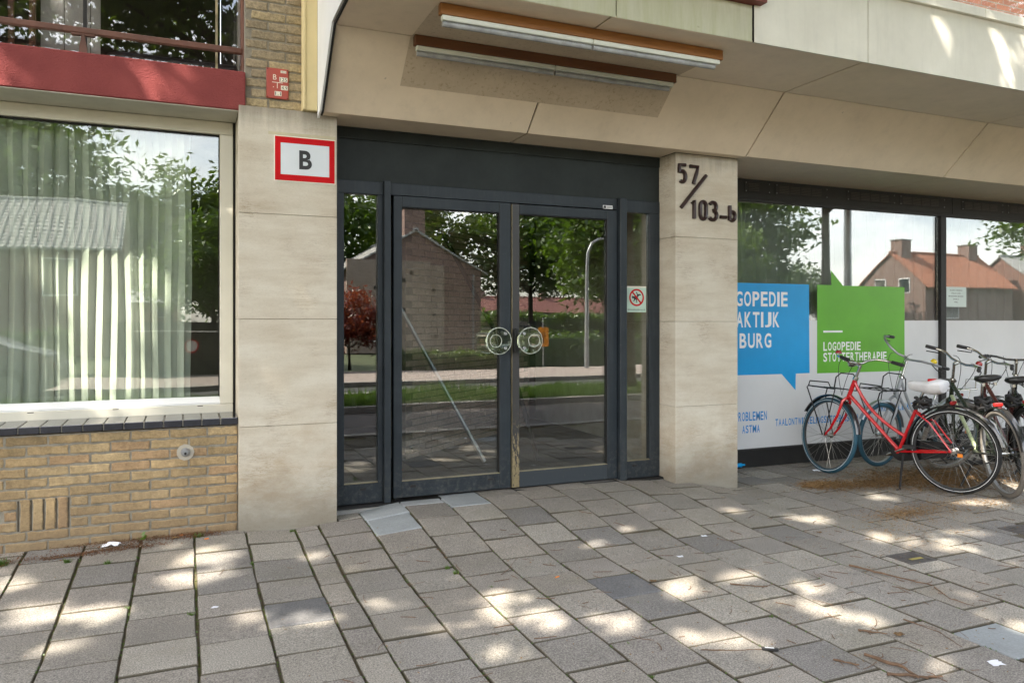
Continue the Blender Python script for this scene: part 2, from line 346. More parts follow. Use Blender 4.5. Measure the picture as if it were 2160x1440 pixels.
def curtain_mat(name, col, tr):
    k = NT(name); v = k.coord(kind='World')
    n = k.noise(v, 3, 4)
    colr = k.ramp(n, [(0.3, tuple(x * .85 for x in col)), (0.7, col)])
    d = k.n('ShaderNodeBsdfDiffuse'); k.l(colr, d.inputs[0]); t = k.n('ShaderNodeBsdfTranslucent'); k.l(colr, t.inputs[0])
    m = k.n('ShaderNodeMixShader'); m.inputs[0].default_value = tr; k.l(d.outputs[0], m.inputs[1]); k.l(t.outputs[0], m.inputs[2])
    k.l(m.outputs[0], k.out.inputs[0]); return k.m
MAT['curtain'] = curtain_mat('pale_green_curtain', (0.78, 0.77, 0.72), 0.3)
MAT['curtain_grey'] = curtain_mat('grey_curtain', (0.42, 0.43, 0.38), 0.3)
MAT['panel_curtain'] = curtain_mat('panel_curtain', (0.72, 0.70, 0.68), 0.3)
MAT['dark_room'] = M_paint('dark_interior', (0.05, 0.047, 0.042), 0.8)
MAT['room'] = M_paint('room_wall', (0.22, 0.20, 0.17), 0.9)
MAT['lobbybrick'] = M_piece('lobby_brick', [(0.60, 0.47, 0.38), (0.64, 0.50, 0.40), (0.54, 0.42, 0.34)], speck=0.2, bump=0.5, scale=40)[0].m
MAT['asphalt'] = M_paint('asphalt', (0.05, 0.049, 0.052), 0.85, 0.2, bump=0.6, scale=9, kind='World')
MAT['asphalt_pave'] = M_paint('brick_road', (0.085, 0.072, 0.068), 0.85, 0.25, bump=0.5, scale=9, kind='World')
MAT['walk'] = M_paint('far_paving', (0.30, 0.25, 0.22), 0.85, 0.2, bump=0.4, scale=4, kind='World')
MAT['kerb'] = M_paint('kerb_concrete', (0.26, 0.25, 0.235), 0.85, 0.2)
MAT['paintline'] = M_paint('road_line', (0.7, 0.7, 0.68), 0.7, 0.1)
MAT['earth'] = M_paint('garden_ground', (0.06, 0.075, 0.03), 0.95, 0.4, scale=2, kind='World')
MAT['bark'] = M_piece('bark', [(0.075, 0.058, 0.043), (0.09, 0.07, 0.052)], speck=0.4, bump=1.0, scale=18)[0].m
MAT['leaf'] = M_leaf('leaf_green', (0.050, 0.085, 0.014), (0.12, 0.165, 0.026))
MAT['leaf_dark'] = M_leaf('leaf_dark_green', (0.030, 0.062, 0.012), (0.085, 0.13, 0.022))
MAT['leaf_red'] = M_leaf('leaf_red', (0.10, 0.018, 0.02), (0.22, 0.045, 0.035))
MAT['grass'] = M_leaf('grass_blade', (0.05, 0.10, 0.018), (0.12, 0.19, 0.04), 0.3)
MAT['debris'] = M_piece('brown_debris', [(0.25, 0.15, 0.065), (0.30, 0.19, 0.09), (0.14, 0.085, 0.04)], speck=0.4, bump=0.3, scale=70)[0].m
MAT['moss'] = M_piece('red_brown_moss', [(0.13, 0.06, 0.03), (0.16, 0.075, 0.035)], speck=0.6, bump=1.0, scale=70)[0].m
MAT['twig'] = M_paint('twig_bark', (0.13, 0.075, 0.042), 0.8, 0.4, scale=30)
MAT['paper'] = M_paint('white_paper', (0.78, 0.79, 0.84), 0.6, 0.03)
MAT['house_brown'] = M_brickwall('house_brick_brown', (0.20, 0.125, 0.105), (0.26, 0.165, 0.135), (0.15, 0.115, 0.10))
MAT['house_light'] = M_brickwall('house_brick_pale', (0.30, 0.23, 0.185), (0.36, 0.28, 0.22), (0.24, 0.19, 0.16))
MAT['house_red'] = M_brickwall('house_brick_red', (0.20, 0.085, 0.06), (0.26, 0.11, 0.075), (0.2, 0.17, 0.15))
MAT['roof_grey'] = M_roof('roof_grey', (0.28, 0.275, 0.26), (0.42, 0.42, 0.40))
MAT['roof_orange'] = M_brickwall('roof_orange', (0.30, 0.125, 0.075), (0.40, 0.18, 0.11), (0.12, 0.05, 0.035), .30, .19)
MAT['roof_red'] = M_roof('roof_red', (0.15, 0.06, 0.05), (0.21, 0.08, 0.062))
MAT['chrome'] = M_paint('chrome', (0.62, 0.60, 0.56), 0.22, 0.15, metal=1.0, scale=20)
MAT['spoke_steel'] = M_paint('spoke_steel', (0.30, 0.29, 0.27), 0.35, 0.15, metal=0.8)
MAT['rim_dark'] = M_paint('dark_rim', (0.045, 0.045, 0.045), 0.35, 0.2)
MAT['alu'] = M_paint('grey_metal', (0.36, 0.37, 0.38), 0.35, 0.1, metal=0.6)
MAT['bike_red'] = M_paint('bike_red', (0.50, 0.007, 0.012), 0.22, 0.06, coat=0.6)
MAT['bike_grey'] = M_paint('bike_grey', (0.34, 0.355, 0.37), 0.3, 0.1, coat=0.3)
MAT['bike_green'] = M_paint('bike_dark_green', (0.028, 0.038, 0.022), 0.28, 0.15, coat=0.5)
MAT['bike_pale'] = M_paint('bike_pale_green', (0.46, 0.52, 0.30), 0.3, 0.1, coat=0.4)
MAT['bike_maroon'] = M_paint('bike_maroon', (0.085, 0.018, 0.016), 0.28, 0.15, coat=0.5)
MAT['bike_black'] = M_paint('bike_black', (0.014, 0.014, 0.015), 0.22, 0.2, coat=0.5)
MAT['tyre'] = M_paint('tyre_black', (0.014, 0.014, 0.014), 0.75, 0.25)
MAT['tyre_teal'] = M_paint('tyre_teal', (0.014, 0.065, 0.10), 0.7, 0.2)
MAT['tyre_grey'] = M_paint('tyre_grey', (0.17, 0.152, 0.13), 0.8, 0.15)
MAT['saddle'] = M_paint('saddle_black', (0.02, 0.02, 0.021), 0.3, 0.3, coat=0.2)
MAT['cover'] = M_paint('saddle_cover_white', (0.74, 0.73, 0.74), 0.7, 0.08, bump=0.4, scale=9)
MAT['redlens'] = M_paint('red_lens', (0.26, 0.012, 0.012), 0.2, 0.1, coat=0.5)
MAT['yellow'] = M_paint('yellow_bell', (0.75, 0.55, 0.02), 0.25, 0.1, coat=0.4)
MAT['orange'] = M_paint('orange_plastic', (0.75, 0.22, 0.02), 0.35, 0.1)
MAT['lampglass'] = M_paint('head_lamp_lens', (0.75, 0.78, 0.8), 0.1, 0.05, coat=0.8)
MAT['skin'] = M_paint('skin', (0.5, 0.32, 0.24), 0.6, 0.05)
MAT['cloth_pale'] = M_paint('pale_cloth', (0.6, 0.62, 0.63), 0.9, 0.08)
MAT['carpaint'] = M_paint('car_silver', (0.42, 0.44, 0.46), 0.25, 0.05, metal=0.6, coat=0.8)
MAT['carblack'] = M_paint('car_black', (0.012, 0.012, 0.016), 0.15, 0.05, coat=0.8)
MAT['carglass'] = M_paint('car_glass', (0.02, 0.025, 0.03), 0.05, 0.02, coat=1.0)
MAT['signorange'] = M_paint('sign_orange', (0.80, 0.30, 0.01), 0.4, 0.03)
MAT['white_wall'] = M_paint('pale_render', (0.45, 0.43, 0.39), 0.9)

def knobglass():
    k = NT('knob_glass')
    g = k.n('ShaderNodeBsdfGlass'); g.inputs['IOR'].default_value = 1.48; g.inputs['Roughness'].default_value = 0.01; g.inputs[0].default_value = (0.93, 0.97, 0.90, 1)
    t = k.n('ShaderNodeBsdfTransparent'); t.inputs[0].default_value = (0.86, 0.9, 0.82, 1)
    m = k.n('ShaderNodeMixShader'); m.inputs[0].default_value = 0.12; k.l(g.outputs[0], m.inputs[1]); k.l(t.outputs[0], m.inputs[2])
    k.l(m.outputs[0], k.out.inputs[0]); return k.m
MAT['knobglass'] = knobglass()
MAT['knobrim'] = M_paint('knob_rim', (0.50, 0.53, 0.46), 0.15, 0.05, coat=0.8)

# ------------------------------------------------------------------ mesh helpers
class MB:
    def __init__(s): s.v = []; s.f = []
    def add(s, v, f):
        o = len(s.v); s.v += [tuple(p) for p in v]; s.f += [tuple(i + o for i in q) for q in f]; return s
    def box(s, x0, x1, y0, y1, z0, z1):
        v = [(x, y, z) for x in (x0, x1) for y in (y0, y1) for z in (z0, z1)]
        return s.add(v, [(0, 1, 3, 2), (4, 6, 7, 5), (0, 4, 5, 1), (2, 3, 7, 6), (0, 2, 6, 4), (1, 5, 7, 3)])
    def cbox(s, x0, x1, y0, y1, z0, z1, b=0.003):
        """box with chamfered edges"""
        bm = bmesh.new()
        vs = [bm.verts.new((x, y, z)) for x in (x0, x1) for y in (y0, y1) for z in (z0, z1)]
        for q in [(0, 1, 3, 2), (4, 6, 7, 5), (0, 4, 5, 1), (2, 3, 7, 6), (0, 2, 6, 4), (1, 5, 7, 3)]: bm.faces.new([vs[i] for i in q])
        bmesh.ops.bevel(bm, geom=bm.edges[:], offset=b, segments=1, affect='EDGES', profile=0.5)
        bm.verts.index_update()
        s.add([v.co[:] for v in bm.verts], [[v.index for v in f.verts] for f in bm.faces]); bm.free(); return s
    def prism(s, poly, y0, y1, axis='y'):
        """poly in XZ (axis y), YZ (axis x) or XY (axis z), extruded between the two values"""
        n = len(poly)
        def P(a, b, c): return {'y': (a, c, b), 'x': (c, a, b), 'z': (a, b, c)}[axis]
        v = [P(a, b, y0) for a, b in poly] + [P(a, b, y1) for a, b in poly]
        f = [tuple(range(n)), tuple(range(2 * n - 1, n - 1, -1))] + [(i, i + n, (i + 1) % n + n, (i + 1) % n) for i in range(n)]
        return s.add(v, f)
    def tube(s, pts, r, n=8, closed=False, rs=None, flat=1.0, caps=True):
        pts = [Vector(p) for p in pts]; m = len(pts)
        if m < 2: return s
        up = Vector((0, 0, 1)); rings = []; prev = None
        for i, p in enumerate(pts):
            if closed: t = (pts[(i + 1) % m] - pts[i - 1])
            else: t = pts[min(i + 1, m - 1)] - pts[max(i - 1, 0)]
            t.normalize()
            if prev is None:
                a = up if abs(t.dot(up)) < 0.95 else Vector((1, 0, 0))
                u = t.cross(a).normalized()
            else:
                u = prev - t * prev.dot(t)
                if u.length < 1e-6: u = t.cross(up)
                u.normalize()
            prev = u; w_ = t.cross(u)
            rr = rs[i] if rs else r
            rings.append([p + u * (rr * cos(2 * pi * k / n)) + w_ * (rr * flat * sin(2 * pi * k / n)) for k in range(n)])
        v = [q for rg in rings for q in rg]; f = []
        last = m if closed else m - 1
        for i in range(last):
            j = (i + 1) % m
            for k in range(n): f.append((i * n + k, i * n + (k + 1) % n, j * n + (k + 1) % n, j * n + k))
        if not closed and caps: f += [tuple(range(n - 1, -1, -1)), tuple(range((m - 1) * n, m * n))]
        return s.add(v, f)
    def lathe(s, prof, c=(0, 0, 0), axis='y', n=32, closed=False):
        """prof: (radius, along)"""
        v = []; m = len(prof)
        for k in range(n):
            a = 2 * pi * k / n
            for r, h in prof:
                p = {'y': (r * cos(a), h, r * sin(a)), 'z': (r * cos(a), r * sin(a), h), 'x': (h, r * cos(a), r * sin(a))}[axis]
                v.append((p[0] + c[0], p[1] + c[1], p[2] + c[2]))
        f = []
        for k in range(n):
            j = (k + 1) % n
            for i in range(m if closed else m - 1):
                i2 = (i + 1) % m
                f.append((k * m + i, k * m + i2, j * m + i2, j * m + i))
        return s.add(v, f)
    def loft(s, rings, closed=True, caps=True):
        n = len(rings[0]); v = [p for r in rings for p in r]; f = []
        for i in range(len(rings) - 1):
            for k in range(n if closed else n - 1): f.append((i * n + k, i * n + (k + 1) % n, (i + 1) * n + (k + 1) % n, (i + 1) * n + k))
        if caps: f += [tuple(range(n - 1, -1, -1)), tuple(range((len(rings) - 1) * n, len(rings) * n))]
        return s.add(v, f)
    def xf(s, M): s.v = [tuple(M @ Vector(p)) for p in s.v]; return s
    def mesh(s, name, mat, smooth=False):
        me = bpy.data.meshes.new(name); me.from_pydata(s.v, [], s.f)
        bm = bmesh.new(); bm.from_mesh(me); bmesh.ops.recalc_face_normals(bm, faces=bm.faces[:]); bm.to_mesh(me); bm.free()
        if smooth:
            me.polygons.foreach_set('use_smooth', [True] * len(me.polygons))
            try: me.set_sharp_from_angle(angle=radians(40))
            except Exception: pass
        me.materials.append(MAT[mat] if isinstance(mat, str) else mat); me.update(); return me
    def build(s, name, mat, parent=None, smooth=False, kind=None, label=None):
        o = bpy.data.objects.new(name, s.mesh(name, mat, smooth)); sc.collection.objects.link(o)
        if parent is not None: o.parent = parent
        if kind: o['kind'] = kind
        if label: o['label'] = label
        return o

def put(me, name, parent=None, loc=(0, 0, 0), rot=(0, 0, 0), scale=(1, 1, 1)):
    o = bpy.data.objects.new(name, me); sc.collection.objects.link(o)
    o.location = loc; o.rotation_euler = rot; o.scale = scale
    if parent is not None: o.parent = parent
    return o
def thing(name, label, cat, group=None, loc=(0, 0, 0), rz=0.0):
    o = bpy.data.objects.new(name, None); sc.collection.objects.link(o); o.location = loc; o.rotation_euler = (0, 0, rz)
    o.empty_display_size = 0.1
    o['label'] = label; o['category'] = cat
    if group: o['group'] = group
    return o
def tag(o, label, cat, group=None):
    o['label'] = label; o['category'] = cat
    if group: o['group'] = group
    return o
def structure(o): o['kind'] = 'structure'; return o

def text(body, x0, x1, z0, z1, y, mat, name='lettering', parent=None, depth=0.0006, bold=0.0, shear=0.0):
    """flat lettering facing -Y, fitted exactly into the rectangle"""
    cu = bpy.data.curves.new('t', 'FONT'); cu.body = body; cu.size = 1.0; cu.offset = bold; cu.extrude = 0.01; cu.resolution_u = 6
    ob = bpy.data.objects.new('t', cu); sc.collection.objects.link(ob)
    dg = bpy.context.evaluated_depsgraph_get(); dg.update()
    me = bpy.data.meshes.new_from_object(ob.evaluated_get(dg))
    bpy.data.objects.remove(ob); bpy.data.curves.remove(cu)
    n = len(me.vertices); a = np.empty(n * 3); me.vertices.foreach_get('co', a); a = a.reshape(n, 3)
    mn, mx_ = a.min(0), a.max(0); d = np.where(mx_ - mn > 1e-9, mx_ - mn, 1)
    t = (a - mn) / d; b = np.empty_like(a)
    b[:, 0] = x0 + t[:, 0] * (x1 - x0); b[:, 2] = z0 + t[:, 1] * (z1 - z0); b[:, 1] = y - t[:, 2] * depth
    me.vertices.foreach_set('co', b.reshape(-1)); me.name = name
    me.materials.clear(); me.materials.append(MAT[mat]); me.update()
    o = bpy.data.objects.new(name, me); sc.collection.objects.link(o)
    if parent is not None: o.parent = parent
    return o

def sign_text(body, x0, x1, z0, z1, y, mat, parent, bold=.01):
    '''tall condensed capitals, every letter drawn to the full height in its own cell'''
    wt = [0.48 if c in 'I1' else (1.25 if c in 'MW' else 1.0) for c in body]; u = (x1 - x0) / (sum(wt) - .19); x = x0; obs = []
    for c, w_ in zip(body, wt):
        obs.append(text(c, x, x + u * (w_ - .19), z0, z1, y, mat, parent=None, bold=bold)); x += u * w_
    bm = bmesh.new()
    for o in obs: bm.from_mesh(o.data); m_ = o.data; bpy.data.objects.remove(o); bpy.data.meshes.remove(m_)
    me = bpy.data.meshes.new('lettering'); bm.to_mesh(me); bm.free(); me.materials.append(MAT[mat])
    o = bpy.data.objects.new('lettering', me); sc.collection.objects.link(o); o.parent = parent; return o

E0 = EYE      # heights below were measured from eye level; z(h) puts them on the ground
def z(h): return h + E0
def sstep(a, b, x):
    t = max(0.0, min(1.0, (x - a) / (b - a))); return t * t * (3 - 2 * t)
_prof = [(-9, .055), (.3, .05), (.6, .035), (.95, .055), (1.5, .10), (3.2, .10), (3.7, .075), (4.3, -.005), (5, -.01), (40, -.01)]
def ground(x, y):
    p = _prof[-1][1]
    for (a, va), (b, vb) in zip(_prof, _prof[1:]):
        if a <= x < b: p = va + (vb - va) * sstep(a, b, x); break
    p += 0.015
    return -0.015 - 0.012 * (1 - sstep(2.0, 5.2, y)) + p * sstep(3.9, 5.3, y)

# ================================================================== THE STREET (behind the camera, seen in the glass)
structure(MB().add([(-260, -300, -.30), (260, -300, -.30), (260, 200, -.30), (-260, 200, -.30)], [(0, 1, 2, 3)]).build('ground', 'earth'))
structure(MB().box(-60, 90, -1.5, 1.35, -.29, -.10).build('service_road', 'asphalt_pave'))
structure(MB().box(-60, 90, -6.4, -3.9, -.29, -.10).build('road', 'asphalt'))
structure(MB().box(-60, 90, -10.1, -6.55, -.29, -.0).build('far_pavement', 'walk'))
structure(MB().box(-60, 90, -3.75, -1.65, -.29, -.02).build('grass_verge', 'earth'))
kb = structure(MB().box(-60, 90, 1.35, 1.50, -.29, -.012).build('kerb', 'kerb'))
for y0 in (-1.65, -3.9, -6.55): structure(MB().box(-60, 90, y0, y0 + .15, -.288, .005).build('kerb', 'kerb'))
lm = MB().box(0, 1.6, 0, .1, 0, .004).mesh('road_line', 'paintline')
for i in range(14): put(lm, 'road_line', loc=(-14 + 3.2 * i, -5.15, -.0985))['kind'] = 'structure'
def blades(name, n, box, h, seed, mat='grass', wdt=.012):
    rng = np.random.default_rng(seed); x0, x1, y0, y1 = box
    p = np.stack([rng.uniform(x0, x1, n), rng.uniform(y0, y1, n)], 1)
    cl = np.sin(p[:, 0] * 1.7) * np.sin(p[:, 1] * 2.3 + p[:, 0] * .6)
    hh = h * rng.uniform(.4, 1.2, n) * (1 + .6 * cl); a = rng.uniform(0, 2 * pi, n); lean = rng.uniform(0, .5, n) * hh; b = rng.uniform(0, 2 * pi, n)
    v = np.zeros((n, 3, 3)); dx, dy = np.cos(a) * wdt, np.sin(a) * wdt
    v[:, 0, 0] = p[:, 0] - dx; v[:, 0, 1] = p[:, 1] - dy; v[:, 1, 0] = p[:, 0] + dx; v[:, 1, 1] = p[:, 1] + dy
    v[:, 2, 0] = p[:, 0] + np.cos(b) * lean; v[:, 2, 1] = p[:, 1] + np.sin(b) * lean; v[:, 2, 2] = hh
    me = bpy.data.meshes.new(name); me.from_pydata(v.reshape(-1, 3).tolist(), [], np.arange(3 * n).reshape(n, 3).tolist())
    me.materials.append(MAT[mat]); o = put(me, name); o['kind'] = 'stuff'; return o
g_ = blades('verge_grass', 34000, (-6, 26, -3.7, -1.7), .17, 3); g_.location.z = -.02

# ---- trees
KX, KY = -to_sun.x / to_sun.z, -to_sun.y / to_sun.z       # how far a shadow travels per metre of height
LIT = [(-0.69, 4.26, 0.12, 0.12), (-0.41, 4.17, 0.16, 0.13), (-0.52, 3.81, 0.12, 0.07), (0.12, 4.78, 0.17, 0.13), (0.04, 4.49, 0.15, 0.11), (-0.83, 4.7, 0.1, 0.07), (0.47, 3.71, 0.16, 0.07), (0.35, 3.88, 0.07, 0.07), (0.7, 4.63, 0.08, 0.08), (0.26, 3.85, 0.07, 0.07), (1.48, 3.62, 0.09, 0.12), (1.33, 3.4, 0.12, 0.12), (1.24, 3.02, 0.09, 0.07), (1.56, 3.29, 0.09, 0.1), (1.86, 3.11, 0.11, 0.12), (2.43, 3.38, 0.1, 0.12), (2.3, 3.37, 0.12, 0.11), (2.05, 2.85, 0.11, 0.07), (2.38, 4.2, 0.06, 0.06), (3.69, 4.49, 0.07, 0.06), (2.74, 4.4, 0.07, 0.06), (2.85, 2.88, 0.09, 0.12), (2.79, 3.0, 0.1, 0.08), (2.29, 2.69, 0.1, 0.09), (2.89, 2.79, 0.08, 0.08), (4.21, 3.63, 0.12, 0.1), (4.42, 3.39, 0.18, 0.18), (4.45, 3.01, 0.1, 0.1), (3.62, 2.58, 0.14, 0.13), (3.57, 2.41, 0.12, 0.15), (5.1, 4.44, 0.13, 0.12), (5.74, 4.03, 0.22, 0.11), (6.53, 4.41, 0.21, 0.31), (4.12, 4.15, 0.14, 0.11), (3.72, 2.79, 0.07, 0.08), (2.81, 3.39, 0.08, 0.07), (2.86, 2.19, 0.1, 0.07), (2.98, 2.63, 0.07, 0.07), (4.82, 3.52, 0.13, 0.08), (3.01, 3.1, 0.08, 0.07), (1.01, 3.35, 0.07, 0.07), (0.89, 3.78, 0.07, 0.07)]  # chosen sun flecks; leaves on their rays are removed to shape the light
LITW = [(5.2, -1.05, z0_, .10, .13) for z0_ in (1.44 + 1.4,)] + [(5.2, -.22, 1.56 + 1.4, .06, .07), (5.2, -.14, 1.44 + 1.4, .06, .09), (5.72, -.46, .20 + 1.4, .32, .30), (5.72, -.5, -.25 + 1.4, .30, .34), (3.9, 5.03, 2.16 + 1.4, .06, .10), (3.9, 5.16, 2.02 + 1.4, .06, .12),
        (3.9, 5.66, 2.12 + 1.4, .08, .14), (3.9, 5.80, 1.92 + 1.4, .10, .16), (3.9, 6.0, 2.10 + 1.4, .10, .14), (5.53, -.4, -.555 + 1.4, .24, .06)]
def in_light(p, grow=1.15, add=.03):
    '''which points stand in the way of a sun fleck: gaps are cut in the crowns along these rays'''
    m = np.zeros(len(p), bool)
    gx, gy = p[:, 0] + KX * p[:, 2], p[:, 1] + KY * p[:, 2]
    edge = np.random.default_rng(len(p)).uniform(.45, 1.75, len(p))      # ragged rims, so the flecks fade out
    for (x, y, rx, ry) in LIT: m |= ((gx - x) / (rx * grow + add)) ** 2 + ((gy - y) / (ry * grow + add)) ** 2 < edge
    for (yw, x, zz, rx, rz) in LITW:
        t = (yw - p[:, 1]) / KY; m |= ((p[:, 0] + KX * t - x) / (rx * 1.15 + add)) ** 2 + ((p[:, 2] - t - zz) / (rz * 1.15 + add)) ** 2 < edge
    return m
def leaf_mesh(name, centres, per, spread, size, seed, mat, droop=0.0, world=None, twigs=None):
    rng = np.random.default_rng(seed); c = np.repeat(np.array(centres), per, 0); n = len(c)
    sp = np.array([spread, spread, spread * .62]) * np.repeat(rng.uniform(.55, 1.35, len(centres)), per)[:, None]
    p = c + rng.normal(0, 1, (n, 3)) * sp
    if twigs is not None and len(twigs):  # leaf clusters added to block the sun
        q = np.repeat(np.array(twigs), 16, 0); p = np.concatenate([p, q + rng.normal(0, .085, q.shape)]); n = len(p)
    if world is not None:
        wx, wy, wz, sc0, rz0 = world; cz, sz = cos(rz0), sin(rz0)
        pw = np.stack([wx + sc0 * (p[:, 0] * cz - p[:, 1] * sz), wy + sc0 * (p[:, 0] * sz + p[:, 1] * cz), wz + sc0 * p[:, 2]], 1)
        p = p[~in_light(pw)]; n = len(p)
    s = size * rng.uniform(.6, 1.3, n)
    nz = rng.normal(0, 1, (n, 3)); nz[:, 2] = np.abs(nz[:, 2]) + .5; nz /= np.linalg.norm(nz, axis=1)[:, None]
    t = rng.normal(0, 1, (n, 3)); t -= nz * (t * nz).sum(1)[:, None]; t /= np.linalg.norm(t, axis=1)[:, None]; b = np.cross(nz, t)
    s = s[:, None]
    v = np.stack([p - t * s, p - t * s * .1 + b * s * .42, p + t * s, p - t * s * .1 - b * s * .42], 1).reshape(-1, 3)
    me = bpy.data.meshes.new(name); me.vertices.add(4 * n); me.vertices.foreach_set('co', v.astype(np.float32).reshape(-1))
    me.loops.add(4 * n); me.loops.foreach_set('vertex_index', np.arange(4 * n, dtype=np.int32))
    me.polygons.add(n); me.polygons.foreach_set('loop_start', np.arange(0, 4 * n, 4, dtype=np.int32))
    try: me.polygons.foreach_set('loop_total', np.full(n, 4, dtype=np.int32))
    except Exception: pass
    me.materials.append(MAT[mat]); me.update(); me.validate(); return me
def make_tree(h, rad, zc, nbr, per, spread, leaf, seed, mat, trunk_r=.15, flat=.75, hollow=0.35, world=None, twigs=None):
    rnd = random.Random(seed); mb = MB(); cents = []
    top = zc + rad * flat * .75; lean = (rnd.uniform(-.2, .2), rnd.uniform(-.2, .2))
    tp = [(lean[0] * t * t, lean[1] * t * t, top * t) for t in [i / 9 for i in range(10)]]
    mb.tube(tp, .1, 9, rs=[trunk_r * (1.35 if i == 0 else 1 - .085 * i) for i in range(10)])
    for i in range(nbr):
        u = rnd.random(); a = i * 2.399 + rnd.uniform(-.4, .4); el = math.asin(max(-.95, min(.98, rnd.uniform(-.75, 1))))
        rr = (hollow + (1 - hollow) * rnd.random() ** .6)
        e = Vector((cos(a) * cos(el) * rad * rr, sin(a) * cos(el) * rad * rr, zc + sin(el) * rad * flat * rr))
        t0 = max(.32, min(.95, (e.z - rad * .35) / top)); s_ = Vector((lean[0] * t0 * t0, lean[1] * t0 * t0, top * t0))
        m1 = s_.lerp(e, .45) + Vector((rnd.uniform(-.2, .2), rnd.uniform(-.2, .2), rnd.uniform(0, .45))) * rad * .12
        if i % 2 == 0 or nbr < 60:
            mb.tube([s_, m1, e], .03, 5, rs=[trunk_r * .36, trunk_r * .2, trunk_r * .06])
        cents.append(tuple(e))
        cents.append(tuple(m1.lerp(e, .55) + Vector((rnd.uniform(-.5, .5), rnd.uniform(-.5, .5), rnd.uniform(-.3, .3))) * rad * .13))
    tm = mb.mesh('trunk', 'bark', True)
    return tm, leaf_mesh('crown', cents, per, spread, leaf, seed, mat, world=world, twigs=twigs)
def place_tree(kind, pair, loc, rz, label, group=None, s=1.0):
    t = thing(kind, label, 'tree', group, loc, rz); t.scale = (s, s, s)
    put(pair[0], 'trunk', t); put(pair[1], 'crown', t); return t
NEAR = [(-10.5, -1.8, 1.0, 1.0, 11, 'street tree on the verge furthest left, its shade falling on the brick wall'),
        (-4.1, -2.6, 2.1, 1.0, 23, 'street tree on the verge whose leaves hang in the curtained window'),
        (1.1, -2.5, 4.2, 1.0, 11, 'unseen tree added right behind the camera to shade the fascia'),  # out of view, added for its shade on the fascia
        (8.4, -2.7, .3, 1.0, 23, 'street tree whose thick trunk shows in the narrow pane beside the doors'),
        (14.05, -2.0, 3.3, .84, 11, 'street tree mirrored in the shop window beside the grey pole')]
# leaf clusters added on sun rays to shade the entrance, leaving the flecks open
shade_fill = [[] for _ in NEAR]; fr_ = random.Random(77)
targets = [(x * .17 - 2.2 + fr_.uniform(-.08, .08), 1.6 + y * .17 + fr_.uniform(-.08, .08), 0) for x in range(58) for y in range(22)] + \
          [(x * .17 - 2.2 + fr_.uniform(-.08, .08), 5.2, y * .17 + fr_.uniform(-.08, .08)) for x in range(62) for y in range(26)] + \
          [(x * .17 + .8 + fr_.uniform(-.08, .08), 3.9, 3.15 + y * .15) for x in range(40) for y in range(6)]
for (tx, ty, tz) in targets:
    if fr_.random() < .13: continue
    for _ in range(14):
        hh = fr_.uniform(5.2, 11.5); dz = hh - tz; q = (tx - KX * dz, ty - KY * dz, hh); hit = None
        for i, (x, y, rz, s_, sd_, lb) in enumerate(NEAR):
            if ((q[0] - x) / 5.4) ** 2 + ((q[1] - y) / 5.4) ** 2 + ((hh - 8.3) / 3.7) ** 2 < 1: hit = i; break
        if hit is not None:
            x, y, rz, s_, sd_, lb = NEAR[hit]; dx, dy = (q[0] - x) / s_, (q[1] - y) / s_
            shade_fill[hit].append((dx * cos(-rz) - dy * sin(-rz), dx * sin(-rz) + dy * cos(-rz), (hh + .03) / s_)); break
for i, (x, y, rz, s_, sd_, lb) in enumerate(NEAR):
    pr = make_tree(11, 4.4 if sd_ == 11 else 4.6, 8.2 if sd_ == 11 else 8.6, 150, 90, .40, .105, sd_ + i, 'leaf', .155, world=(x, y, -.03, s_, rz), twigs=shade_fill[i])
    place_tree('street_tree', pr, (x, y, -.03), rz, lb, 'trees along the verge, mirrored in the glass', s_)
wood = make_tree(12, 4.6, 6.4, 110, 55, .62, .22, 31, 'leaf_dark', .2, .95)
wood2 = make_tree(11, 4.4, 6.0, 100, 55, .62, .21, 37, 'leaf', .2, 1.0)
for i, (x, y, s, lb) in enumerate([(7, -43, 1.25, 'tall dark tree behind the chimney of the brown brick house'), (16, -47, 1.3, 'broad tree rising right of the brown gable'),
                     (25, -44, 1.2, 'dense tree above the red row roofs'), (33, -40, 1.25, 'dense tree behind the leaning lamp'), (39, -36, 1.3, 'wide tree at the left of the shop window reflection'),
                     (30, -27, .8, 'smaller tree in front of the dense trees'), (61, -52, .72, 'small round tree left of the orange roofed house'), (-1, -42, 1.1, 'tree beyond the grey tiled roof'), (-10, -44, 1.5, 'tall tree rising over the grey tiled roof'), (-17, -43, 1.4, 'tall tree at the left end of the grey tiled roof'), (20, -22, .9, 'tree between road sign and row of houses'), (27, -33, 1.0, 'tree before the dense trees right of the lamp'), (44, -52, 1.3, 'broad tree at the end of the row of houses')]):
    place_tree('tree', wood if i % 2 == 0 else wood2, (x, y, -.2), i * 1.3, lb, 'far trees mirrored in the glass', s)
yard = make_tree(5, 2.3, 3.6, 60, 90, .35, .12, 41, 'leaf_dark', .1, .9)
place_tree('garden_tree', yard, (.9, -19, -.2), 0, 'dark round tree behind the low garage in the curtained window')
place_tree('garden_tree', yard, (25.2, -2.6, 1.2), 1, 'drooping young tree at the far right edge of the shop window', s=1.05)
red = make_tree(2.6, 1.25, 1.7, 40, 90, .25, .08, 43, 'leaf_red', .05, .8)
place_tree('red_maple', red, (4.35, -11.3, -.05), 0, 'red leaved maple mirrored in the pane left of the doors', s=.86)
hg = MB(); rnd = random.Random(5)
hc = [(rnd.uniform(5.2, 9.0), rnd.uniform(-10.9, -10.2), rnd.uniform(.08, .5)) for _ in range(260)]
hd = thing('hedge', 'low clipped hedge in front of the brown brick gable', 'hedge')
put(leaf_mesh('hedge_foliage', hc, 60, .09, .05, 5, 'leaf'), 'hedge_foliage', hd)
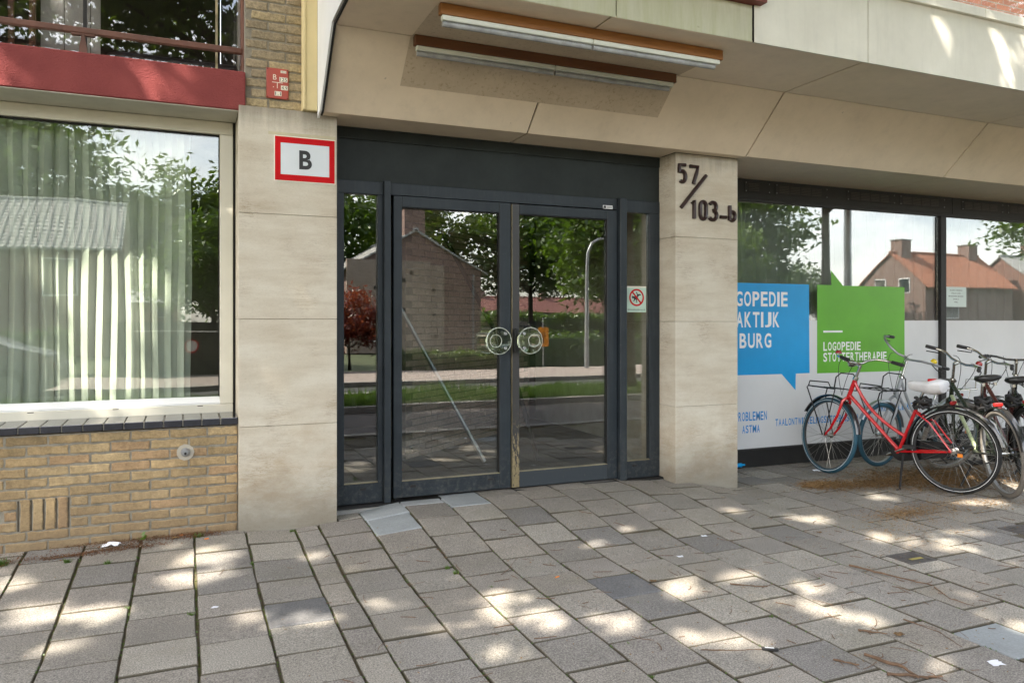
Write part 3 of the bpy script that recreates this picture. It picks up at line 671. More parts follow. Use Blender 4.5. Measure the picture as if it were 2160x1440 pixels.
MB().cbox(5.3, 8.9, -10.8, -10.3, -.02, .4, .05).build('hedge_core', 'leaf_dark', hd)

for (nm, lb, x0, x1, y0, y1, hh, sd_) in (('hedge', 'long dark hedge behind the far pavement right of the brown gable', 9.6, 26, -14.2, -13.0, .95, 51), ('hedge', 'loose bushes at the foot of the row of houses', 26, 60, -60, -57, 2.0, 52), ('hedge', 'clipped hedge in front of the grey tiled house', -13, -3.2, -16.5, -15.6, 1.2, 53)):
    h2 = thing(nm, lb, 'hedge'); r5 = random.Random(sd_); nn = int((x1 - x0) * 22)
    put(leaf_mesh('hedge_foliage', [(r5.uniform(x0, x1), r5.uniform(y0, y1), r5.uniform(0, hh)) for _ in range(nn)], 40, .16 if hh < 1.5 else .4, .07 if hh < 1.5 else .2, sd_, 'leaf_dark'), 'hedge_foliage', h2)
    MB().cbox(x0 + .1, x1 - .1, y0 + .1, y1 - .1, -.2, hh * .85, .05).build('hedge_core', 'leaf_dark', h2)
# ---- houses across the street
def house(name, label, x0, x1, y0, y1, eave, ridge, axis, wall, roof, chim=(), wins=(), group=None, base=-.25, tiles=None):
    """gabled house; axis 'y': ridge runs along y, gable looks at the street"""
    t = thing(name, label, 'house', group, ((x0 + x1) / 2, (y0 + y1) / 2, 0)); ox, oy = (x0 + x1) / 2, (y0 + y1) / 2
    hx, hy = (x1 - x0) / 2, (y1 - y0) / 2
    if axis == 'y': MB().prism([(-hx, base), (hx, base), (hx, eave), (0, ridge), (-hx, eave)], -hy, hy).build('wall', wall, t)
    else: MB().prism([(-hy, base), (hy, base), (hy, eave), (0, ridge), (-hy, eave)], -hx, hx, 'x').build('wall', wall, t)
    half = hx if axis == 'y' else hy; ln = hy if axis == 'y' else hx
    sl = (ridge - eave) / half
    for sgn in (-1, 1):
        a0, a1 = half + .35, 0.0
        z0_, z1_ = eave - .35 * sl + .03, ridge + .03
        n = int(sqrt(a0 ** 2 + (z1_ - z0_) ** 2) / .33); mb = MB()
        poly = []
        for i in range(n):        # courses of tiles as real steps
            f0, f1 = i / n, (i + 1) / n
            poly += [(sgn * (a0 * (1 - f0)), z0_ + (z1_ - z0_) * f0 + .05), (sgn * (a0 * (1 - f1)), z0_ + (z1_ - z0_) * f1 + .015)]
        poly += [(0, ridge - .05), (sgn * a0, z0_ - .06)]
        if axis == 'y': mb.prism(poly, -ln - .15, ln + .15)
        else: mb.prism(poly, -ln - .15, ln + .15, 'x')
        if tiles:  # pantile rolls
            k = int(2 * ln / tiles)
            for j in range(k + 1):
                c = -ln + j * tiles
                p0, p1 = (sgn * a0, z0_ + .05), (0, z1_ + .03)
                if axis == 'y': mb.tube([(p0[0], c, p0[1]), (p1[0], c, p1[1])], .055, 5)
                else: mb.tube([(c, p0[0], p0[1]), (c, p1[0], p1[1])], .055, 5)
        mb.build('roof_slope', roof, t)
    if axis == 'y': MB().tube([(0, -ln - .15, ridge + .05), (0, ln + .15, ridge + .05)], .12, 8).build('ridge_tile', roof, t)
    else: MB().tube([(-ln - .15, 0, ridge + .05), (ln + .15, 0, ridge + .05)], .12, 8).build('ridge_tile', roof, t)
    for (cx, cyy, w_, top) in chim:
        c = MB().box(cx - ox - w_ / 2, cx - ox + w_ / 2, cyy - oy - w_ / 2, cyy - oy + w_ / 2, ridge - .8, top).build('chimney', wall, t)
        MB().box(cx - ox - w_ / 2 - .06, cx - ox + w_ / 2 + .06, cyy - oy - w_ / 2 - .06, cyy - oy + w_ / 2 + .06, top, top + .08).build('chimney_cap', 'kerb', c)
    for (face, a, b_, zz0, zz1) in wins:   # on the +y face, or 'l' = -x face
        if face == 'f':
            fr = MB().box(a - ox, b_ - ox, hy - .02, hy + .04, zz0, zz1).build('window', 'white', t)
            MB().box(a - ox + .06, b_ - ox - .06, hy + .04, hy + .05, zz0 + .06, zz1 - .06).build('pane', 'carglass', fr)
        else:
            fr = MB().box(-hx - .04, -hx + .02, a - oy, b_ - oy, zz0, zz1).build('window', 'white', t)
            MB().box(-hx - .05, -hx - .04, a - oy + .06, b_ - oy - .06, zz0 + .06, zz1 - .06).build('pane', 'carglass', fr)
    return t
hA = house('gable_house', 'brown brick house with a blank gable and chimney, mirrored in the left door', 7.4, 14.7, -38, -27.9, 4.1, 6.15, 'y', 'house_brown', 'roof_grey', [(11.05, -28.6, 1.1, 7.3)], [('f', 7.8, 8.5, .9, 1.9)])
MB().box(-3.66, .75, 5.06, 5.32, -.25, 4.55).build('front_bay', 'house_light', hA, label='paler brick bay on the gable')
MB().box(.75, 1.55, 5.06, 5.20, -.25, 4.35).build('side_bay', 'house_light', hA)
MB().box(-2.9, -1.2, 5.33, 5.5, 1.30, 1.44).build('window_ledge', 'white', hA)
wf = MB().box(-2.8, -1.3, 5.325, 5.36, .3, 1.29).build('window', 'white', hA); MB().box(-2.7, -1.4, 5.361, 5.37, .4, 1.2).build('pane', 'carglass', wf)
MB().tube([(3.2, 5.1, 3.95), (3.2, 5.1, -.2)], .05, 8).build('drain_pipe', 'alu', hA)
hole = MB().box(-.09, .09, -.01, .012, -.09, .09).mesh('vent_hole', 'black_gap')
for (x, h) in [(-2.2, 3.1), (-1.9, 2.5), (-1.2, 2.9), (-.7, 2.0), (-2.0, 1.5), (.95, 3.0), (1.0, 1.7), (-1.3, 1.1), (1.1, .6), (-.3, 3.9), (-.7, 3.5)]:
    put(hole, 'vent_hole', hA, (x, (5.32 if x < .75 else 5.2) + .006, h))
house('tiled_house', 'house with a pale grey pantile roof in the curtained window', -14, -2.9, -36, -29, 4.9, 7.25, 'x', 'house_brown', 'roof_grey', (), [('f', -9, -7.6, 2.6, 4.2), ('f', -6, -4.6, 2.6, 4.2)], tiles=.3)
house('small_house', 'small far house with pale roof and dormer between garage and tree', -6, -.4, -70, -64, 3.2, 4.9, 'x', 'house_red', 'roof_grey', (), [('f', -2.4, -1.4, 1.8, 3.0)])
house('orange_roof_house', 'brown gabled house with an orange tiled roof in the shop window', 50.9, 60.8, -34.7, -28.6, 4.2, 6.75, 'x', 'house_brown', 'roof_orange', [(51.9, -31.6, 1.0, 7.7), (59.6, -31.6, 1.0, 7.6)], [('l', -30.9, -29.9, 3.6, 4.7), ('l', -33.1, -32.1, 3.6, 4.7), ('f', 53, 54.5, 1.6, 2.8)], tiles=.3)
house('grey_roof_house', 'house with a grey roof behind the orange roof at the far right', 62.5, 76, -34, -27.5, 4.1, 6.8, 'x', 'house_red', 'roof_grey', [(66, -30.7, .9, 7.8)], tiles=.35)
for i in range(5):
    house('row_house', ['row house with dull red roof, at the left end of the mirrored row', 'row house with dull red roof, second of the mirrored row', 'row house with dull red roof in the middle of the mirrored row', 'row house with dull red roof, fourth of the mirrored row', 'row house with dull red roof, at the right end of the mirrored row'][i],
          24 + i * 9.5, 33.3 + i * 9.5, -92, -84, 2.7, 4.7, 'x', 'house_brown', 'roof_red', [(28 + i * 9.5, -88, .8, 5.6)], [('f', 25.5 + i * 9.5, 27.5 + i * 9.5, .8, 2.1), ('f', 29.5 + i * 9.5, 31.5 + i * 9.5, .8, 2.1)], 'row of low houses with red roofs')
ga = thing('garage', 'low black garage with a white strip under its flat roof', 'garage')
MB().box(-1.6, 3.6, -13.5, -10.2, -.2, 1.30).build('wall', 'blackmetal', ga)
MB().box(-1.8, 3.8, -13.7, -10.0, 1.30, 1.42).build('roof', 'blackmetal', ga)
MB().box(-1.2, 3.8, -9.998, -9.96, 1.16, 1.20).build('gutter_strip', 'white', ga)
dr = MB().box(-.1, .9, -10.2, -10.16, -.1, 1.12).build('door', 'blackplastic', ga)
MB().box(.70, .82, -10.16, -10.12, .52, .55).build('handle', 'chrome', dr)
rs = MB().lathe([(0, -10.14), (.17, -10.14), (.17, -10.12), (0, -10.12)], (.12, 0, .78), 'y', 24).build('round_sign', 'white', ga)
MB().lathe([(.13, -10.115), (.17, -10.115), (.17, -10.11), (.13, -10.11)], (.12, 0, .78), 'y', 24, True).build('red_ring', 'signred', rs)

# ---- cars, lamp, sign, person in the reflection
def car(label, x, y, rz, paint):
    t = thing('parked_car', label, 'car', None, (x, y, -.10), rz)
    prof = [(-2.1, .35), (-2.12, .62), (-2.02, .86), (-1.45, .95), (-.75, 1.40), (.55, 1.44), (1.35, 1.02), (2.0, .86), (2.14, .62), (2.12, .33), (1.7, .22), (-1.7, .22)]
    rings = []
    for yy, sx, sz in [(-.86, .96, .9), (-.80, 1, 1), (-.55, 1, 1.01), (0, 1.0, 1.02), (.55, 1, 1.01), (.80, 1, 1), (.86, .96, .9)]:
        rings.append([(px * sx, yy * (1 - .14 * max(0, (pz - .9)) / .5), .22 + (pz - .22) * sz) for px, pz in prof])
    MB().loft(rings).build('body', paint, t, True)
    for sg in (-1, 1):
        g = MB().prism([(-1.25, .98), (-.72, 1.34), (.5, 1.37), (1.12, 1.02)], sg * .76, sg * .80).build('side_window', 'carglass', t)
    for xx in (-1.35, 1.35):
        for sg in (-1, 1):
            wv_ = MB().lathe([(.2, -.1), (.31, -.1), (.33, -.05), (.33, .05), (.31, .1), (.2, .1)], (xx, sg * .78, .33), 'y', 24, True).build('wheel', 'tyre', t, True)
            MB().lathe([(0, -.08), (.2, -.09), (.2, .09), (0, .08)], (xx, sg * .78, .33), 'y', 16).build('rim', 'alu', wv_, True)
    for sg in (-1, 1): MB().cbox(2.05, 2.15, sg * .62 - .16, sg * .62 + .16, .60, .74, .02).build('headlight', 'lampglass', t)
    return t
car('silver car standing across the road, faint behind the curtains', -4.2, -5.3, 0.0, 'carpaint')
car('small black car far off beside the orange road sign', 18.5, -30.5, 1.15, 'carblack')
lt = thing('street_lamp', 'slim grey street lamp with a curved arm, mirrored in the right door', 'street lamp', None, (11.1, -9.4, 0))
MB().tube([(0, 0, 0), (.02, 0, 2.9), (.05, 0, 3.45), (.18, 0, 3.75), (.42, 0, 3.88), (.8, 0, 3.9)], .05, 10, rs=[.075, .05, .045, .04, .035, .035]).build('pole', 'alu', lt, True)
MB().cbox(.75, 1.25, -.09, .09, 3.84, 3.95, .03).build('lamp_head', 'alu', lt)
lp = thing('lamp_post', 'plain grey post beside the tree in the shop window', 'lamp post', None, (14.75, -2.0, -.1))
MB().tube([(0, 0, 0), (0, 0, 7.2)], .09, 12, rs=[.10, .07]).build('pole', 'alu', lp, True)
MB().cbox(-.5, .12, -.12, .12, 7.18, 7.32, .03).build('lamp_head', 'alu', lp)
sg_ = thing('road_sign', 'orange temporary road sign on a thin pole, mirrored in the right door', 'road sign', None, (10.1, -10.35, 0))
MB().tube([(0, 0, 0), (0, 0, 1.5)], .02, 8).build('pole', 'alu', sg_)
pl = MB().cbox(-.17, .17, .02, .035, .62, 1.20, .004).build('plate', 'signorange', sg_)
MB().lathe([(.045, .036), (.065, .036), (.065, .04), (.045, .04)], (0, 0, .98), 'y', 20, True).build('symbol_ring', 'signblack', pl)
MB().box(-.01, .01, .036, .04, .70, .93).build('symbol_bar', 'signblack', pl)
def person(label, loc, rz, h):
    t = thing('person', label, 'person', None, loc, rz)
    V = {'pel': ((0, 0, .53), .085), 'waist': ((0, 0, .62), .075), 'chest': ((.01, 0, .74), .10), 'neck': ((.01, 0, .84), .035), 'head': ((.02, 0, .90), .05), 'top': ((.02, 0, .965), .045),
         'hl': ((0, .05, .50), .065), 'kl': ((.09, .055, .29), .042), 'al': ((.03, .055, .05), .028), 'tl': ((.12, .06, .02), .026),
         'hr': ((0, -.05, .50), .065), 'kr': ((-.03, -.055, .29), .042), 'ar': ((-.14, -.055, .07), .028), 'tr': ((-.07, -.06, .02), .026),
         'sl': ((0, .11, .80), .042), 'el': ((-.06, .14, .64), .03), 'wl': ((0, .15, .50), .022), 'fl': ((.02, .15, .44), .02),
         'sr': ((0, -.11, .80), .042), 'er': ((.03, -.14, .64), .03), 'wr': ((.10, -.14, .52), .022), 'fr': ((.13, -.14, .46), .02)}
    E_ = 'pel waist,waist chest,chest neck,neck head,head top,pel hl,hl kl,kl al,al tl,pel hr,hr kr,kr ar,ar tr,chest sl,sl el,el wl,wl fl,chest sr,sr er,er wr,wr fr'
    keys = list(V); me = bpy.data.meshes.new('body'); me.from_pydata([tuple(c * h for c in V[k][0]) for k in keys], [tuple(keys.index(q) for q in e.split()) for e in E_.split(',')], [])
    o = bpy.data.objects.new('body', me); sc.collection.objects.link(o)
    md = o.modifiers.new('skin', 'SKIN')
    for i, k in enumerate(keys): me.skin_vertices[0].data[i].radius = (V[k][1] * h,) * 2
    me.skin_vertices[0].data[0].use_root = True
    ss = o.modifiers.new('sub', 'SUBSURF'); ss.levels = 1; ss.render_levels = 1
    dg = bpy.context.evaluated_depsgraph_get(); dg.update()
    nm = bpy.data.meshes.new_from_object(o.evaluated_get(dg)); bpy.data.objects.remove(o)
    nm.materials.clear(); nm.materials.append(MAT['cloth_pale']); nm.materials.append(MAT['skin']); nm.materials.append(MAT['signblack'])
    for p in nm.polygons:
        c = p.center; p.use_smooth = True
        if c.z > .845 * h or (c.z < .49 * h and abs(c.y) > .125 * h): p.material_index = 1
        elif c.z < .5 * h: p.material_index = 2
    put(nm, 'body', t)
    MB().loft([[(.012 * h + (r * cos(a)) * h, r * sin(a) * h, zz * h) for a in [2 * pi * i / 10 for i in range(10)]] for r, zz in [(.052, .93), (.056, .96), (.045, .995), (.015, 1.01)]]).build('hair', 'bark', t, True)
    return t
person('person in a pale top and dark trousers walking on the far pavement', (13.4, -8.3, 0), 2.4, 1.62)

# ================================================================== THE BUILDING
Yp = 5.20
# pavement ------------------------------------------------------------------
pav = MB()
xs = [-4 + .1 * i for i in range(165)] + [13, 15, 18, 24, 40]; ys = [1.5 + .1 * i for i in range(46)]
pav.add([(x, y, ground(x, y) - .015) for y in ys for x in xs], [(j * len(xs) + i, j * len(xs) + i + 1, (j + 1) * len(xs) + i + 1, (j + 1) * len(xs) + i) for j in range(len(ys) - 1) for i in range(len(xs) - 1)])
pavement = structure(pav.build('pavement', 'joint'))
tile_cache = {}
def tile_mesh(wd, ln, var, mat):
    key = (round(wd, 3), round(ln, 3), var, mat)
    if key not in tile_cache:
        r = random.Random(hash((key[0], key[1], var)) & 0xffff); j = lambda: r.uniform(-.0022, .0022)
        hx, hy, b = wd / 2, ln / 2, .006
        o = [(-hx + j(), -hy + j()), (hx + j(), -hy + j()), (hx + j(), hy + j()), (-hx + j(), hy + j())]
        # a mid-edge vertex on each side keeps the arris from being a ruled line
        ring = []
        for i in range(4):
            a, c = o[i], o[(i + 1) % 4]
            for t_ in (0, .33, .68):
                q = (a[0] + (c[0] - a[0]) * t_ + (j() if t_ else 0), a[1] + (c[1] - a[1]) * t_ + (j() if t_ else 0)); ring.append(q)
        n = len(ring)
        sh = lambda q, d: (q[0] * (1 - d / hx), q[1] * (1 - d / hy))
        v = [(*q, -.04) for q in ring] + [(*q, -b - .001) for q in ring] + [(*sh(q, b), -.0005 + j() * .25) for q in ring] + [(*sh(q, b + .012), 0) for q in ring]
        f = [(a * n + i, a * n + (i + 1) % n, (a + 1) * n + (i + 1) % n, (a + 1) * n + i) for a in range(3) for i in range(n)] + [tuple(range(3 * n, 4 * n))]
        mb = MB(); mb.add(v, f); tile_cache[key] = mb.mesh('paving_tile', mat)
    return tile_cache[key]
cols_x = []   # (left edge, width)
x = .35
edges = [.35, .655, .805]
x = .805
while x < 11.5: x += .3035; edges.append(x)
left = [.35 - .3035 * i for i in range(1, 9)]
edges = sorted(left + edges)
tl = []
SPECIAL = {}
for ci in range(len(edges) - 1):
    xa, xb = edges[ci], edges[ci + 1]; narrow = (xb - xa) < .2
    yend = 5.25 if xa < .3 else (5.19 if xa < .85 else (5.47 if xa < 3.6 else (5.185 if xa < 4.25 else 5.88)))
    y = 1.52 + (ci % 2) * .155 + R_.uniform(-.02, .02) + (0.07 if xa < .3 else 0)
    first = True
    while y < yend - .03:
        ln = .3 if not narrow else .3
        pitch = .309 + R_.uniform(-.002, .004)
        e = min(y + pitch, yend)
        if yend - e < .07: e = yend
        ln2 = e - y - .009
        if ln2 > .035: tl.append((xa, xb, y, e, narrow, ci))
        y = e
    for px0, ye0, ye1 in ((.938, 5.19, 5.35), (4.30, 5.185, 5.88)):       # tiles cut to fit beside the pillars
        if xa < px0 < xb:
            y = ye0
            while y < ye1 - .03: e = min(y + .309, ye1); tl.append((px0, xb, y, e, narrow, ci)); y = e
def vis(xc, yc):       # only what the photograph could show, or a step beside it
    d = .3923 * xc + .9198 * yc; u = (.9198 * xc - .3923 * yc) / d if d > .2 else 9
    return d > 1.6 and -0.86 < u < 0.86 and 1.42 / d < .62
rest = MB(); keep = []
for t in tl:
    xc, yc = (t[0] + t[1]) / 2, (t[2] + t[3]) / 2
    d = .3923 * xc + .9198 * yc
    u = (.9198 * xc - .3923 * yc) / d if d > .2 else 9
    inview = d > 1.6 and -.70 < u < .70 and 1.42 / d < .50
    keep.append((0 if inview else 1, d, t))
keep.sort(key=lambda q: (q[0], q[1]))
def specials(xc, yc):
    for (sx, sy, m) in [(.0, 2.95, 'tile_dark'), (-.42, 2.85, 'tile_dark'), (1.25, 5.0, 'tile_pale'), (1.25, 5.32, 'tile_pale'), (1.56, 5.3, 'tile_pale'), (1.87, 5.2, 'tile_pale'), (3.30, 2.3, 'tile_pale'), (2.2, 3.6, 'tile_dark'), (.5, 3.95, 'tile_dark')]:
        if abs(xc - sx) < .155 and abs(yc - sy) < .155: return m
    return 'tile'
for idx, (_, d, (xa, xb, ya, ye, narrow, ci)) in enumerate(keep):
    xc, yc = (xa + xb) / 2, (ya + ye) / 2; wd, ln = xb - xa - R_.choice([.004, .005, .007, .009]), ye - ya - R_.choice([.008, .010, .014])
    if xb < .66: wd -= .002
    zc = ground(xc, yc); sx_ = (ground(xc + .1, yc) - ground(xc - .1, yc)) / .2; sy_ = (ground(xc, yc + .1) - ground(xc, yc - .1)) / .2
    rot = (math.atan(sy_) + R_.uniform(-.007, .007), -math.atan(sx_) + R_.uniform(-.007, .007), R_.uniform(-.006, .006))
    loc = (xc + R_.uniform(-.002, .002), yc, zc + R_.uniform(-.0025, .002))
    if idx < 300:
        full = (round(wd, 2), round(ln, 2))
        me = tile_mesh(wd if narrow or wd < .25 else round(wd, 3), round(ln, 3), idx % 3, specials(xc, yc))
        put(me, 'paving_tile', pavement, loc, rot)
    else:
        Mx = Matrix.Translation(loc) @ Euler(rot).to_matrix().to_4x4()
        b = MB().box(-wd / 2, wd / 2, -ln / 2, ln / 2, -.03, 0); b.xf(Mx); rest.add(b.v, b.f)
rest.build('paving_tile', 'tile', pavement, kind='stuff')

# pillars --------------------------------------------------------------------
def pillar(label, x0, x1, yb, ztop, joints):
    t = thing('stone_pillar', label, 'pillar', 'travertine pillars either side of the doors', (x0, Yp, 0))
    zs = [-.06] + joints + [ztop]
    MB().box(.006, x1 - x0 - .006, .008, yb - Yp, -.06, ztop - .004).build('core', 'mortar', t)
    for a, b in zip(zs, zs[1:]):
        MB().cbox(0, x1 - x0, 0, yb - Yp - .002, a + .0012, b - .0012, .002).build('stone_block', 'trav', t)
    return t
pillar('travertine pillar left of the doors, carrying the red framed sign', .309, .934, 5.56, z(1.390), [z(-.684), z(.0125), z(.698)])
pillar('travertine pillar right of the doors, carrying the brown house number', 3.667, 4.297, 5.95, z(1.374), [z(-.70), z(-.004), z(.688)])

# brickwork ------------------------------------------------------------------
def brick_mesh(L, H, seed, mat, D=.03):
    r = random.Random(seed); j = lambda s=.0030: r.uniform(-s, s)
    n = 8; ring = []
    for i in range(n): ring.append((-L / 2 + L * i / n + (j() if i else 0), -H / 2 + j()))
    ring += [(L / 2 + j(), -H / 2 + j()), (L / 2 + j(), j(.004))]
    for i in range(n): ring.append((L / 2 - L * i / n + (j() if i else 0), H / 2 + j()))
    ring += [(-L / 2 + j(), H / 2 + j()), (-L / 2 + j(), j(.004))]
    m = len(ring)
    ins = lambda q, d: (q[0] * (1 - d / (L / 2)), q[1] * (1 - d / (H / 2)))
    v = [(q[0], D, q[1]) for q in ring] + [(q[0], .004, q[1]) for q in ring] + [(ins(q, .005)[0], j(.0006), ins(q, .005)[1]) for q in ring]
    f = [(a * m + i, a * m + (i + 1) % m, (a + 1) * m + (i + 1) % m, (a + 1) * m + i) for a in range(2) for i in range(m)] + [tuple(range(2 * m, 3 * m))]
    return MB().add(v, f).mesh('brick', mat)
def brick_field(parent, x0, x1, z0, z1, y, phase, bms, halfs, mat, pitch=.2200, course=.0625, skip=None):
    row = 0; zt = z1
    while zt > z0 + .02:
        zc = zt - course / 2
        xx = x0 - 1 + ((phase if row % 2 == 0 else phase + pitch / 2) - (x0 - 1)) % pitch
        while xx < x1:
            a, b = max(xx + .005, x0), min(xx + pitch - .005, x1)
            if b - a > .03 and not (skip and skip((a + b) / 2, zc)):
                if b - a > pitch - .02: me = R_.choice(bms); sx = (b - a) / (pitch - .01)
                else: me = R_.choice(halfs); sx = (b - a) / .1
                put(me, 'brick', parent, ((a + b) / 2, y + R_.uniform(-.0012, .0015), zc + R_.uniform(-.001, .001)), (R_.uniform(-.004, .004), R_.uniform(-.004, .004), R_.uniform(-.006, .006)), (sx, 1, 1))
            xx += pitch
        zt -= course; row += 1
bw = thing('brick_wall', 'low yellow brick wall under the curtained window', 'wall')
MB().box(-3.2, .306, 5.2545, 5.53, -.1, z(-.672)).build('mortar_bed', 'mortar', bw)
bms = [brick_mesh(.21, .0505, i, 'brick') for i in range(7)]; hlf = [brick_mesh(.1, .0505, 50 + i, 'brick') for i in range(5)]
sol0, sol1, solz0, solz1 = -.905, -.648, z(-1.245), z(-1.045)
brick_field(bw, -1.75, .303, -.02, z(-.675), 5.25, -.757, bms, hlf, 'brick', skip=lambda xc, zc: sol0 - .1 < xc < sol1 + .1 and solz0 < zc < solz1)
# the bricks left and right of the four upright ones are cut to fit
for r_ in range(3):
    zc = z(-.675) - .0625 * (6 + r_) - .03125
    for a, b in ((-1.017 + (.11 if r_ % 2 else 0) - .07, sol0 - .012), (sol1 + .012, sol1 + (.10 if r_ % 2 == 0 else .045))):
        if b - a > .03: put(R_.choice(hlf), 'brick', bw, ((a + b) / 2, 5.25, zc), (0, 0, 0), ((b - a) / .1, 1, 1))
vb = brick_mesh(.185, .049, 91, 'brick')
for i in range(4): put(vb, 'brick', bw, (sol0 + .032 + i * .0643, 5.249, z(-1.144)), (0, radians(90) + R_.uniform(-.01, .01), 0))
for i in range(5): MB().box(sol0 - .003 + i * .0643 - .004, sol0 - .003 + i * .0643 + .005, 5.2535, 5.258, z(-1.235), z(-1.055)).build('vent_slot', 'slot', bw)
ub = thing('upper_brick_wall', 'weathered grey-yellow brickwork above the left pillar', 'wall')
MB().box(.352, .80, 5.252, 5.6, z(1.392), 8.5).build('mortar_bed', 'mortar', ub)
ubm = [brick_mesh(.21, .051, 100 + i, 'brick_grey') for i in range(7)]; uhl = [brick_mesh(.1, .051, 150 + i, 'brick_grey') for i in range(5)]
brick_field(ub, .356, .80, z(1.397), z(1.397) + .0635 * 13, 5.247, .495, ubm, uhl, 'brick_grey', course=.0635)
# tap boss in the brick wall
tp = thing('wall_tap', 'round metal outlet set in a pale mortar patch in the brick wall', 'tap')
MB().lathe([(0, 5.246), (.052, 5.246), (.05, 5.262), (0, 5.262)], (-.006, 0, z(-.828)), 'y', 11).build('mortar_patch', 'siljoint', tp)
MB().lathe([(0, 5.225), (.018, 5.225), (.028, 5.238), (.028, 5.25)], (-.006, 0, z(-.828)), 'y', 20).build('rosette', 'alu', tp, True)
MB().lathe([(0, 5.205), (.007, 5.206), (.008, 5.23)], (-.006, 0, z(-.832)), 'y', 12).build('spindle', 'blackmetal', tp, True)

# left window ----------------------------------------------------------------
lw = thing('cream_window', 'wide cream framed window with pale green curtains behind', 'window')
xr, xo, ztp, zbt, Yw = .207, .292, z(1.264), z(-.512), 5.53
MB().cbox(-3.2, xo, Yw, Yw + .07, z(1.264), z(1.348), .004).build('head_frame', 'upvc', lw)
MB().cbox(-3.2, xo, Yw, Yw + .07, z(-.622), z(-.562), .004).build('bottom_frame', 'upvc', lw)
MB().cbox(xr + .001, xo, Yw + .001, Yw + .069, z(-.560), z(1.2625), .004).build('side_frame', 'upvc', lw)
MB().prism([(Yw + .004, z(-.5605)), (Yw + .06, z(-.5605)), (Yw + .06, z(-.512)), (Yw + .045, z(-.512)), (Yw + .004, z(-.548))], -3.2, xr, 'x').build('glazing_bead', 'upvc_white', lw)
MB().cbox(-3.2, xr - .0005, Yw + .03, Yw + .05, z(1.252), z(1.2635), .001).build('seal', 'black_gap', lw)
MB().cbox(xr - .006, xr + .0005, Yw + .025, Yw + .06, z(-.511), z(1.2515), .001).build('seal', 'black_gap', lw)
MB().box(-3.2, xr - .007, Yw + .040, Yw + .054, z(-.511), z(1.2515)).build('pane', 'glass_left', lw)
for xx in (-.89, -.42, .085): MB().box(xx - .017, xx + .017, Yw - .001, Yw + .003, z(-.571), z(-.566)).build('drain_slot', 'black_gap', lw)
structure(MB().box(.2925, .3085, Yw + .01, Yw + .06, z(-.62), z(1.36)).build('frame_joint', 'black_gap'))
sl_ = thing('window_sill', 'sill of black glazed tiles with pale joints', 'sill')
MB().box(-3.2, .303, 5.235, 5.60, z(-.662), z(-.627)).build('joint_bed', 'siljoint', sl_)
stm = MB().cbox(-.0515, .0515, 0, .31, -.038, .006, .0035).mesh('sill_tile', 'siltile')
xx = .2555
while xx > -1.75: put(stm, 'sill_tile', sl_, (xx, 5.222 + R_.uniform(-.001, .001), z(-.627)), (radians(.9), 0, R_.uniform(-.004, .004))); xx -= .1105
rb = thing('red_lintel', 'wide dark red rendered beam above the curtained window', 'beam')
MB().cbox(-6, .350, 5.203, 5.34, z(1.356), z(1.606), .006).build('render_face', 'redrender', rb)
MB().box(-6, .306, 5.215, 5.60, z(1.3505), z(1.3555)).build('soffit', 'soffit', rb)
MB().box(-6, .35, 5.345, 5.9, z(1.357), z(1.60)).build('slab', 'soffit', rb)
# curtains
def curtain(parent, x0, x1, y, z0, z1, pitch, amp, mat, seed, name='curtain_panel'):
    r = random.Random(seed); n = int((x1 - x0) / pitch * 12); m = 9; v = []
    ph = [r.uniform(-.25, .25) for _ in range(int((x1 - x0) / pitch) + 3)]; am = [r.uniform(.6, 1.2) for _ in ph]
    for j in range(m + 1):
        tz = j / m
        for i in range(n + 1):
            x = x0 + (x1 - x0) * i / n; k = (x - x0) / pitch; kk = int(k)
            a = am[kk] * (1 - k + kk) + am[kk + 1] * (k - kk); p = ph[kk] * (1 - k + kk) + ph[kk + 1] * (k - kk)
            s_ = sin(2 * pi * k + p * 4 + .25 * sin(3 * tz + kk))
            s_ = math.copysign(abs(s_) ** .7, s_)
            v.append((x + .010 * sin(4 * pi * k + p) + .006 * sin(7 * tz + k), y + amp * a * s_ * (1 - .15 * tz) + .006 * sin(5 * tz + k * 1.7), z0 + (z1 - z0) * tz))
    f = [(j * (n + 1) + i, j * (n + 1) + i + 1, (j + 1) * (n + 1) + i + 1, (j + 1) * (n + 1) + i) for j in range(m) for i in range(n)]
    mb = MB(); mb.v = v; mb.f = f
    o = mb.build(name, mat, parent, True); return o
cu = thing('curtain', 'pale green pleated curtains hanging behind the cream window', 'curtain')
curtain(cu, -1.9, .030, 5.72, z(-.60), z(1.34), .083, .028, 'curtain', 4)
# rooms behind the glass: shells only
def shell(name, x0, x1, y0, y1, z0, z1, mat, label_mat=None):
    t = 0.05
    for nm, b in (('wall_left', (x0 - t, x0, y0, y1, z0, z1)), ('wall_right', (x1, x1 + t, y0, y1, z0, z1)), ('wall_back', (x0, x1, y1, y1 + t, z0, z1)), ('floor', (x0, x1, y0, y1, z0 - t, z0)), ('ceiling', (x0, x1, y0, y1, z1, z1 + t))):
        structure(MB().box(*b).build('room_' + nm, mat))
shell('left', -3.3, .55, 5.63, 9.0, z(-1.2), z(1.345), 'room')
shell('right', 4.40, 14.0, 5.99, 10.0, -.02, z(1.37), 'room')

